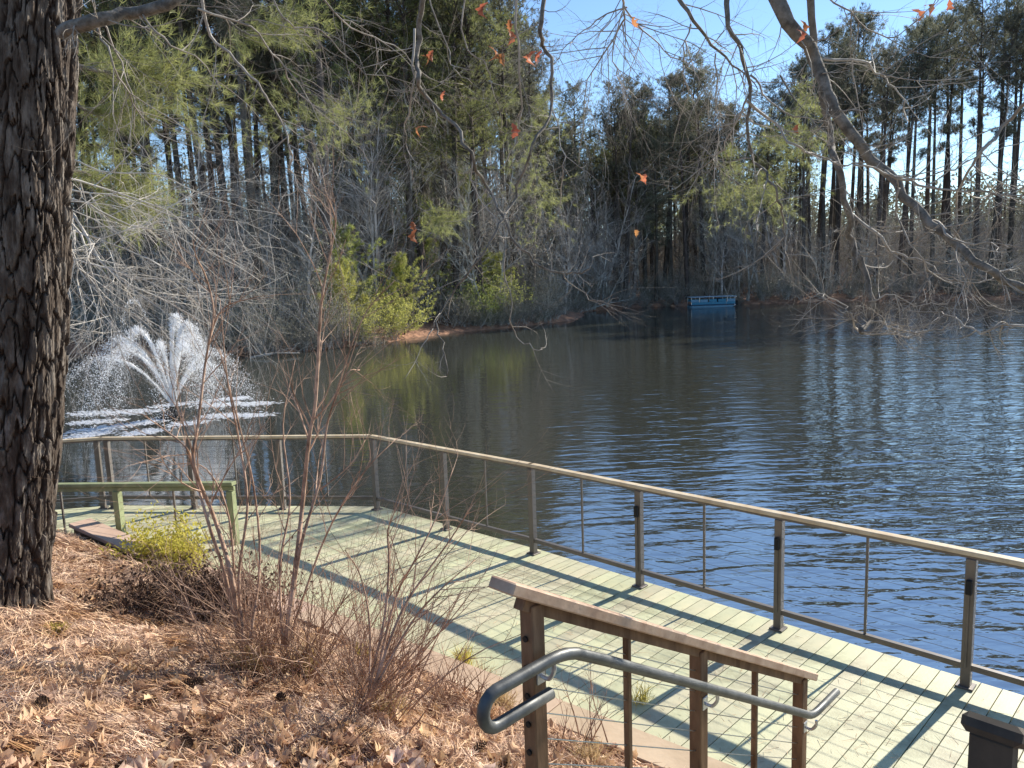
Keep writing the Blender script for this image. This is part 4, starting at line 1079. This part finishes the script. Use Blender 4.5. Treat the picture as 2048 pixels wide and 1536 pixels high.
for (u, v, y, k, sc, lb) in ((808, 640, 52.5, 0, .72, 'bright yellow-green young pine at the left end of the orange straw bank'),
                             (690, 600, 52, 0, .95, 'bright young pine standing behind the bushes left of the straw bank'),
                             (845, 560, 63, 0, 1.25, 'young pine with wide green boughs above the orange straw bank'),
                             (975, 620, 63, 1, 1.0, 'small bright young pine right of the straw bank'),
                             (690, 640, 49, 1, .9, 'small young pine close behind the waterline left of the straw bank')):
    p = aty(u, v, y); sc *= 1.25; put(YOUNG[k], 'young_pine', p[0], y, lb, 'young pine', 'young pines by the straw bank', sc)

for (x, y, sc, lb) in ((-7.9, 50.6, .95, 'bright pale-green bush spilling over the left end of the orange straw bank'), (-9.6, 48.0, .8, 'pale-green bush at the waterline left of the orange straw bank'),
                       (-2.2, 59.3, .95, 'pale-green bush right of the orange straw bank'), (-.6, 61.5, 1.1, 'round pale-green bush at the waterline under the broad dark pine')):
    put(BRIGHT, 'bush', x, y, lb, 'bush', 'bushes along the far shore', sc)
# undergrowth and the far-off wood that reads as one mass
n = 4200; x = rng.uniform(-66, 100, n); y = rng.uniform(36, 150, n); d = shore_dist(x, y); ok = (d > 2.5) & (d < 55) & ~((x > -8) & (x < -3.6) & (y < 56)); x, y, d = x[ok], y[ok], d[ok]; n = len(x)
z = hill_z(x, y); hgt = rng.uniform(1.2, 4.6, n) * (1 + d / 30) * np.where(x / y < -.05, 1.45, 1.0)
m1 = 26; P0 = np.repeat(np.stack([x, y, z], 1), m1, 0) + rng.normal(0, .8, (n * m1, 3)) * A3(1, 1, 0); hh = np.repeat(hgt, m1)
D = unit(rng.normal(0, .38, P0.shape) * A3(1, 1, .3) + A3(0, 0, 1)); La = hh * rng.uniform(.4, 1, len(hh))
P1 = P0 + D * (La * .55)[:, None]; P2 = P1 + unit(D + rng.normal(0, .35, D.shape)) * (La * .45)[:, None]
mb = MB(); prisms(mb, P0, P1, .022, .014); prisms(mb, P1, P2, .014, .006); tag(mb.build('undergrowth', MT['fartwig']), 'grey thicket of thin stems filling the far woods', 'undergrowth', kind='stuff')
m2 = 46; P = np.repeat(np.stack([x, y, z], 1), m2, 0) + rng.normal(0, 1.0, (n * m2, 3)) * A3(1, 1, 0); P[:, 2] += rng.beta(1.3, 2.2, len(P)) * np.repeat(hgt, m2)
sel = np.repeat(rng.random(n) < .5, m2); P = P[sel]
mb = MB(); leafquads(mb, P, rand_unit(len(P)), rng.uniform(.12, .26, len(P)), rng.uniform(.07, .13, len(P))); tag(mb.build('underbrush_leaves', MT['shrubleaf']), 'evergreen underbrush among the far trunks', 'underbrush', kind='stuff')
n = 620; a_ = rng.uniform(-.80, .80, n); r_ = rng.uniform(135, 215, n); x, y = r_ * np.sin(a_), r_ * np.cos(a_); z = np.interp(r_, [135, 225], [4.5, 3.5]); h = rng.uniform(11, 16, n) * np.where((a_ < -.30) | ((a_ > -.24) & (a_ < .03)), 1.6, 1.0) * np.where(a_ > .38, .75, 1) * np.where((a_ > .03) & (a_ < .38), 1.2, 1)
mb = MB(); prisms(mb, np.stack([x, y, z - 3], 1), np.stack([x, y, z + h], 1), .24, .06, 5)
m2 = 230; P = np.repeat(np.stack([x, y, z], 1), m2, 0) + rng.normal(0, 1.5, (n * m2, 3)) * A3(1, 1, 0); P[:, 2] += np.repeat(h, m2) * rng.uniform(.05, 1.0, len(P))
tag(mb.build('distant_trunks', MT['farbark']), 'trunks of the distant wood behind everything', 'woods', kind='stuff')
mb = MB(); leafquads(mb, P, rand_unit(len(P)), rng.uniform(.5, 1.1, len(P)), rng.uniform(.2, .45, len(P))); tag(mb.build('distant_woods', MT['needleg']), 'distant dark woods behind everything', 'woods', kind='stuff')

# fallen logs at the water line
for (u0, v0, u1, v1, r, lb) in ((1165, 622, 1262, 598, .10, 'pale fallen branch lying out over the water left of the blue boat'),
                                (1475, 606, 1680, 596, .10, 'long thin fallen trunk at the waterline right of the blue boat'),
                                (500, 716, 600, 706, .08, 'pale stick at the waterline right of the fountain')):
    a, b = atz(u0, v0, WZ + .05), None
    b = aty(u1, v1, a[1] + 1.0); P = catmull([a, a * .5 + b * .5 + A3(0, 0, .12), b], 6); tw = []
    t = empty('fallen_log', tuple(a), lb, 'log'); mb = MB(); tube(mb, P - a, np.linspace(r, r * .4, len(P)), 7, True, .1); mb.build('stem', MT['fartwig'], t, smooth=True)
    for i in range(3, len(P), 2): grow(P[i] - a, unit(P[-1] - P[0]) + A3(0, 0, .8) + rng.normal(0, .4, 3), 1.0, .025, 1, tw, .5, .2, 4, 2, .6, .6)
    mb = MB(); segs(mb, tw); tag(mb.build('side_branches', MT['fartwig'], t), kind='stuff')

# ------------------------------------------------------------------ moored pontoon boat
bp = atz(1420, 613, WZ); yaw = -.05
bt = empty('pontoon_boat', (bp[0], bp[1] - .5, WZ), 'small blue covered pontoon boat moored at the far shore', 'boat'); bt.rotation_euler = (0, 0, yaw)
def BB(name, m, c, h, bev=.02, par=bt):
    mb = MB(); bbox(mb, c, A3(h[0], 0, 0), A3(0, h[1], 0), A3(0, 0, h[2]), bev); return mb.build(name, MT[m], par)
Lb = 2.35
bt.scale = (1, 1, .80)
for y_ in (-.75, .75):
    mb = MB(); tube(mb, [A3(-Lb, y_, .1), A3(-Lb + .3, y_, .08), A3(Lb - .45, y_, .08), A3(Lb, y_, .2)], [.10, .22, .22, .05], 12); mb.build('pontoon', MT['bluelight'], bt, smooth=True)
BB('deck_floor', 'hull', (0, 0, .33), (Lb - .05, 1.05, .05))
sk = BB('side_skirt', 'blue', (0, -1.07, .52), (Lb - .12, .02, .16))
for k in range(5):
    BB('side_panel', 'bluelight' if k in (0, 1, 4) else 'blue', (-Lb + .45 + k * .93, -1.06, .86), (.40, .015, .17), .008)
    BB('side_panel', 'blue', (-Lb + .45 + k * .93, 1.06, .86), (.40, .015, .17), .008)
for x_ in (-Lb + .05, -Lb + .9, 0, Lb - .9, Lb - .1):
    for y_ in (-1.04, 1.04):
        BB('roof_post', 'metal', (x_ * .98, y_, .84), (.025, .025, .46), .004)
BB('roof', 'bluewhite', (0, 0, 1.33), (Lb + .02, 1.15, .035), .03)
BB('seat', 'bluelight', (-1.2, 0, .62), (.6, .7, .2), .05); BB('console', 'hull', (.9, .3, .75), (.25, .3, .35), .04)
mb = MB(); bbox(mb, (Lb + .22, 0, .42), A3(.16, 0, 0), A3(0, .13, 0), A3(0, 0, .30), .04); mb.build('outboard_motor', MT['dark'], bt)

# ------------------------------------------------------------------ fountain
fp = atz(348, 834, WZ)
ft = empty('fountain', (fp[0], fp[1], WZ), 'floating fountain throwing a fan of white water jets', 'fountain')
mb = MB(); tube(mb, [A3(0, 0, -.1), A3(0, 0, .12), A3(0, 0, .16)], [.42, .42, .30], 20); mb.build('float', MT['dark'], ft, smooth=False)
mb = MB(); tube(mb, [A3(0, 0, .14), A3(0, 0, .26), A3(0, 0, .34)], [.12, .09, .11], 14); mb.build('nozzle', MT['dark'], ft, smooth=False)
OCT = np.array([(1, 0, 0), (-1, 0, 0), (0, 1, 0), (0, -1, 0), (0, 0, 1), (0, 0, -1)], float)
OF = np.array([(0, 2, 4), (2, 1, 4), (1, 3, 4), (3, 0, 4), (2, 0, 5), (1, 2, 5), (3, 1, 5), (0, 3, 5)])
def drops(mb, P, S, stretch=None):
    n = len(P); S = np.broadcast_to(np.asarray(S, float), (n,)); s3 = np.ones((n, 3)) * S[:, None]
    if stretch is not None: s3 = s3 * stretch
    V = P[:, None, :] + OCT[None] * s3[:, None, :]
    mb.add(V.reshape(-1, 3), f3=((np.arange(n) * 6)[:, None, None] + OF[None]).reshape(-1, 3))
G_ = 9.81
jets = [(180, 80, 7.5, 1.2), (200, 74, 7.3, .8), (160, 68, 7.1, .7), (190, 61, 6.9, .6), (60, 86, 7.9, 1.6), (30, 83, 7.6, 1.3), (350, 79, 7.2, 1.0), (320, 74, 6.9, .7), (10, 69, 6.5, .6), (345, 63, 6.1, .5), (285, 76, 7.0, .8), (240, 70, 6.9, .6), (90, 72, 7.2, .6), (160, 80, 8.8, 1)]
fall = []
for az, el, v0, wt in jets:
    a_, e_ = math.radians(az), math.radians(el); big_ = v0 > 8; v0 *= .93; vh, vz = v0 * math.cos(e_), v0 * math.sin(e_); T_ = (vz + math.sqrt(vz * vz + 2 * G_ * .35)) / G_
    n = 420 if big_ else int(3600 * wt)
    t = T_ * rng.random(n) ** 1.25; t = t[t < T_ * (.98)]; n = len(t)
    if big_: t = T_ * rng.uniform(.25, .98, n)
    sp_ = .020 + .15 * (t / T_) ** 1.6 * (.4 if big_ else 1)
    P = np.stack([math.cos(a_) * vh * t, math.sin(a_) * vh * t, .34 + vz * t - G_ * t * t / 2], 1) + rng.normal(size=(n, 3)) * sp_[:, None]
    P = P[P[:, 2] > .01]; mb = MB()
    drops(mb, P, rng.uniform(.004, .012, len(P)), np.stack([np.ones(len(P)), np.ones(len(P)), rng.uniform(1, 2.2, len(P))], 1))
    # solid lower stream
    ts_ = np.linspace(0, T_ * .36, 14); C_ = np.stack([math.cos(a_) * vh * ts_, math.sin(a_) * vh * ts_, .34 + vz * ts_ - G_ * ts_ ** 2 / 2], 1)
    if not big_: tube(mb, C_, np.linspace(.022, .05, 14) * (.5 + .5 * wt), 7, True, .45)
    mb.build('water_jet', MT['water_w'], ft)
    for _ in range(int(1100 * wt)):
        t1 = T_ * rng.uniform(.45, 1); p = A3(math.cos(a_) * vh * t1, math.sin(a_) * vh * t1, .34 + vz * t1 - G_ * t1 * t1 / 2)
        fall.append(p + A3(rng.normal(0, .28), rng.normal(0, .28), -abs(rng.normal(0, .7)) + .1))
fall = np.array(fall); fall = fall[fall[:, 2] > .02]
mb = MB(); drops(mb, fall, rng.uniform(.003, .0075, len(fall))); tag(mb.build('spray', MT['water_w'], ft), 'fine falling spray', kind='stuff')
# splash and sun glints around the fountain, all built as white drops
P = []
def streak(u0, v0, u1, v1, n, wd):  # white drops standing in for sunlight glinting on the ripples
    a, b = atz(u0, v0, WZ), atz(u1, v1, WZ); d = unit(b - a); s_ = A3(-d[1], d[0], 0)
    t = rng.random(n); k = np.clip(np.sin(math.pi * t), .1, 1) * (.35 + .9 * vnoise(t * 7, np.full(n, u0 * .1), 5))
    for i in range(n):
        if rng.random() < k[i]: P.append(a + (b - a) * t[i] + s_ * rng.normal(0, wd) + d * rng.normal(0, .1))
streak(120, 828, 330, 822, 1500, .30); streak(120, 868, 340, 838, 1700, .22); streak(110, 882, 240, 858, 900, .20); streak(240, 872, 330, 858, 900, .22); streak(130, 848, 260, 838, 900, .2)
streak(370, 812, 560, 806, 1500, .22); streak(400, 832, 550, 830, 1300, .2); streak(420, 800, 500, 795, 700, .2); streak(290, 816, 440, 800, 700, .25); streak(330, 852, 420, 842, 700, .2)
P = np.array(P); P[:, 2] = WZ + .004
P = P - A3(fp[0], fp[1], WZ)
mb = MB(); drops(mb, P, rng.uniform(.010, .034, len(P)), np.stack([rng.uniform(1, 3.4, len(P)), rng.uniform(.7, 1.3, len(P)), rng.uniform(.15, .8, len(P))], 1))
tag(mb.build('foam_glints', MT['water_w'], ft), 'white splash and sun glints built as drops around the fountain', kind='stuff')

# ------------------------------------------------------------------ twiggy shrubs on the bank
def shrub(name, base, label, traces, fans, m='browntwig', base_r=.5, cat='shrub'):
    """traces: stems followed in space; fans: (n, height, spread, lean x)"""
    b = A3(base[0], base[1], float(bank_z(base[0], base[1]))); t = empty(name, tuple(b), label, cat)
    tw = []
    for pts, D0, D1, r0 in traces:
        P = catmull(px_path(pts, D0, D1), 4); mb = MB(); R = np.linspace(r0 * 1.25, .0026, len(P)); tube(mb, P - b, R, 7, True, .06); mb.build('stem', MT[m], t, smooth=True)
        T = unit(np.gradient(P, axis=0))
        for i in range(len(P) // 3, len(P)):
            if rng.random() < .75: grow(P[i] - b, T[i] * .8 + unit(np.cross(T[i], rng.normal(size=3))) * .6, rng.uniform(.25, .75), R[i] * .55, 1, tw, .5, .35, 5, 2, .5, .6, .07)
    for n, hgt, spr, lx in fans:
        for _ in range(n):
            a_ = rng.uniform(0, 6.28); d = unit(A3(math.cos(a_) * spr + lx, math.sin(a_) * spr, 1)); p = A3(rng.normal(0, .13), rng.normal(0, .13), -.04)
            grow(p, d, hgt * rng.uniform(.35, 1.12), rng.uniform(.0028, .0068), 2 if rng.random() < .3 else 1, tw, .55, .12, 8, 1, .5, .5, .075)
    mb = MB(); segs(mb, tw, 4); mb.build('stems', MT[m], t)
    return t, b
p1 = atz(485, 1285, .80)
shrub('bare_shrub', (p1[0], p1[1]), 'tall bare shrub with several slender stems rising in front of the fountain', [
    ([(478, 1280), (450, 1150), (415, 1040), (385, 930), (372, 895), (330, 860), (284, 828)], 5.45, 5.3, .011),
    ([(480, 1280), (462, 1150), (430, 1040), (388, 930), (396, 850), (417, 690), (447, 617), (515, 593)], 5.45, 5.0, .014),
    ([(480, 1285), (470, 1180), (462, 1060), (440, 980), (400, 930), (330, 930)], 5.4, 5.5, .008),
    ([(417, 690), (427, 622), (412, 554), (393, 515), (385, 480)], 5.1, 5.0, .006),
    ([(487, 1285), (478, 1150), (495, 1010), (478, 880), (455, 760), (440, 600)], 5.4, 5.2, .009),
    ([(500, 1285), (520, 1120), (505, 960), (470, 820), (440, 700)], 5.4, 5.3, .008),
], [(60, 1.1, .5, -.1)])
p2 = atz(570, 1290, .80)
shrub('bare_shrub', (p2[0], p2[1]), 'tall dark-stemmed bare shrub whose top crosses the middle of the dark woods', [
    ([(570, 1290), (592, 1130), (606, 1000), (618, 880), (632, 798), (642, 612), (661, 505), (671, 442), (650, 380)], 5.4, 4.9, .015),
    ([(575, 1290), (600, 1100), (640, 960), (656, 842), (693, 749), (720, 740)], 5.4, 5.0, .010),
    ([(656, 842), (700, 700), (735, 620), (790, 560)], 5.1, 5.0, .005),
    ([(565, 1290), (560, 1130), (580, 1000), (566, 850), (590, 720)], 5.4, 5.3, .008),
    ([(575, 1290), (640, 1100), (690, 1000), (740, 930), (790, 880)], 5.4, 5.2, .007),
    ([(640, 980), (700, 930), (730, 880)], 5.2, 5.1, .004),
], [(66, 1.1, .5, .2)])
p3 = atz(735, 1395, .72)
shrub('bare_shrub', (p3[0], p3[1]), 'wide fan of reddish stems spreading over the deck beside the stair fence', [
    ([(735, 1395), (770, 1230), (778, 1120), (776, 1060), (800, 1000)], 4.7, 4.6, .008),
    ([(740, 1395), (800, 1230), (850, 1150), (900, 1080), (945, 1010)], 4.7, 4.5, .008),
    ([(740, 1395), (820, 1250), (880, 1180), (950, 1120)], 4.7, 4.5, .007),
    ([(745, 1395), (790, 1200), (830, 1120), (870, 1040), (905, 940)], 4.7, 4.6, .007),
    ([(738, 1395), (740, 1250), (720, 1150), (690, 1100)], 4.7, 4.6, .005),
], [(70, 1.05, .52, .3)])
p4 = atz(640, 1300, .75)
shrub('bare_shrub', (p4[0] + .25, p4[1] + .3), 'thin reddish shrub between the two larger bare shrubs', [], [(64, .95, .55, .25)])
p5 = atz(905, 1330, .6); shrub('bare_shrub', (p5[0], p5[1]), 'low scrubby twigs left of the stair fence post', [], [(50, .5, .7, 0)])
p6 = atz(1200, 1440, .5); shrub('bare_shrub', (p6[0], p6[1]), 'small dry stalks seen through the stair fence cables', [], [(13, .55, .35, 0)])
p7 = atz(905, 1010, 0); 
# green stemmed shrub at the water side of the curb
b7 = atz(830, 1225, .12); t7, _b = shrub('bare_shrub', (b7[0], b7[1]), 'upright green-stemmed twigs in front of the fence corner', [], [(46, 1.25, .38, .1)], m='greentwig')
b8 = atz(560, 1150, .2); shrub('bare_shrub', (b8[0], b8[1]), 'pale twiggy shrub against the deck behind the tall stems', [], [(64, .9, .6, 0)])

# mound of twigs added to make a dark ground shadow, yellow-green shrub, grass tufts
pm = atz(372, 1190, .68)
mtb = empty('shadow_mound', (pm[0], pm[1], float(bank_z(pm[0], pm[1]))), 'added mound of dark twigs making a ground shadow by the tall bare shrub', 'shrub'); tw = []
for _ in range(170):
    a_ = rng.uniform(0, 6.28); grow(A3(rng.normal(0, .34), rng.normal(0, .22), 0), A3(math.cos(a_), math.sin(a_), rng.uniform(.4, 1.8)), rng.uniform(.3, .62), .004, 1, tw, .9, -.2, 5, 2, .7, .7, .15)
mb = MB(); segs(mb, tw); mb.build('twigs', MT['browntwig'], mtb)
n = 7000; P = rng.normal(size=(n, 3)) * A3(.36, .20, .12) + A3(0, 0, .15); P = P[P[:, 2] > 0]; mb = MB(); leafquads(mb, P, rand_unit(len(P)), .045, .02); mb.build('foliage', MT['mound'], mtb)  # low dark leaves stand in for shade on the ground
def leafy(base, label, n, ext, m='yshrub', ls=.05):
    b = A3(base[0], base[1], max(0.0, float(bank_z(base[0], base[1])))); t = empty('leafy_shrub', tuple(b), label, 'shrub'); tw = []
    for _ in range(22):
        a_ = rng.uniform(0, 6.28); grow(A3(0, 0, 0), A3(math.cos(a_) * .6, math.sin(a_) * .6, 1), ext * rng.uniform(.6, 1.2), .005, 1, tw, .5, .1, 5, 2, .7, .6)
    mb = MB(); segs(mb, tw); mb.build('twigs', MT['browntwig'], t)
    idx = rng.choice(len(tw), n); P = np.array([tw[i][1] for i in idx]) + rng.normal(0, .03, (n, 3)); mb = MB(); leafquads(mb, P, unit(rand_unit(n) + A3(0, 0, .5)), rng.uniform(.7, 1.3, n) * ls, ls * .45); mb.build('foliage', MT[m], t)
p = atz(325, 1095, .30); leafy((p[0], p[1]), 'yellow-green leafy shrub beside the timber curb', 2600, .50)
p = atz(370, 1125, .35); leafy((p[0], p[1]), 'lower yellow-green shrub nearest the added shadow mound', 1500, .36)
def tuft(u, v, z, label, n, L, m, sp_=.35):
    p = atz(u, v, z); zb_ = float(bank_z(p[0], p[1])); P = A3(0, 0, 0) + rng.normal(0, .03, (n, 3)) * A3(1, 1, 0); D = unit(rng.normal(0, sp_, (n, 3)) * A3(1, 1, .2) + A3(0, 0, 1))
    L_ = rng.uniform(.5, 1.1, n) * L; s_ = unit(np.cross(D, A3(0, 0, 1) + rng.normal(0, .3, (n, 3)))) * .0022; mid = P + D * L_[:, None] * .55; end = mid + unit(D + A3(0, 0, -.5) + rng.normal(0, .3, (n, 3))) * L_[:, None] * .45
    V = np.stack([P - s_, P + s_, mid + s_, mid - s_, end], 1).reshape(-1, 3); b = (np.arange(n) * 5)[:, None]; mb = MB(); mb.add(V, f3=b + [[3, 2, 4]], f4=b + [[0, 1, 2, 3]])
    o = mb.build('grass_tuft', MT[m]); o.location = (p[0], p[1], max(zb_, 0)); tag(o, label, 'grass tuft')
tuft(925, 1262, .3, 'yellowish grass tuft on the bank edge left of the stair fence', 160, .22, 'ygrass')
tuft(1283, 1375, .12, 'small yellow grass tuft standing on the curb behind the stair fence', 70, .20, 'ygrass', .6)
tuft(725, 1262, .45, 'yellow-green grass tuft between the bare shrubs and the curb', 120, .18, 'ygrass')
tuft(605, 1290, .75, 'dry grass clump at the foot of the tall dark-stemmed shrub', 420, .36, 'grass', .45)
tuft(500, 1300, .80, 'dry grass clump at the foot of the tallest bare shrub', 300, .30, 'grass', .5)
tuft(780, 1400, .70, 'dry grass clump at the foot of the reddish fan shrub', 260, .26, 'grass', .5)
tuft(950, 1290, .35, 'dry grass clump just left of the top stair fence post', 260, .24, 'grass', .6)
tuft(1000, 1340, .5, 'dry grass clump behind the looped handrail end', 260, .24, 'grass', .6)
tuft(110, 1250, .95, 'faint yellow grass tuft on the straw right of the trunk foot', 160, .10, 'ygrass', .9)
tuft(1180, 1480, .45, 'dry grass clump beneath the stair fence cables', 200, .2, 'grass', .6)
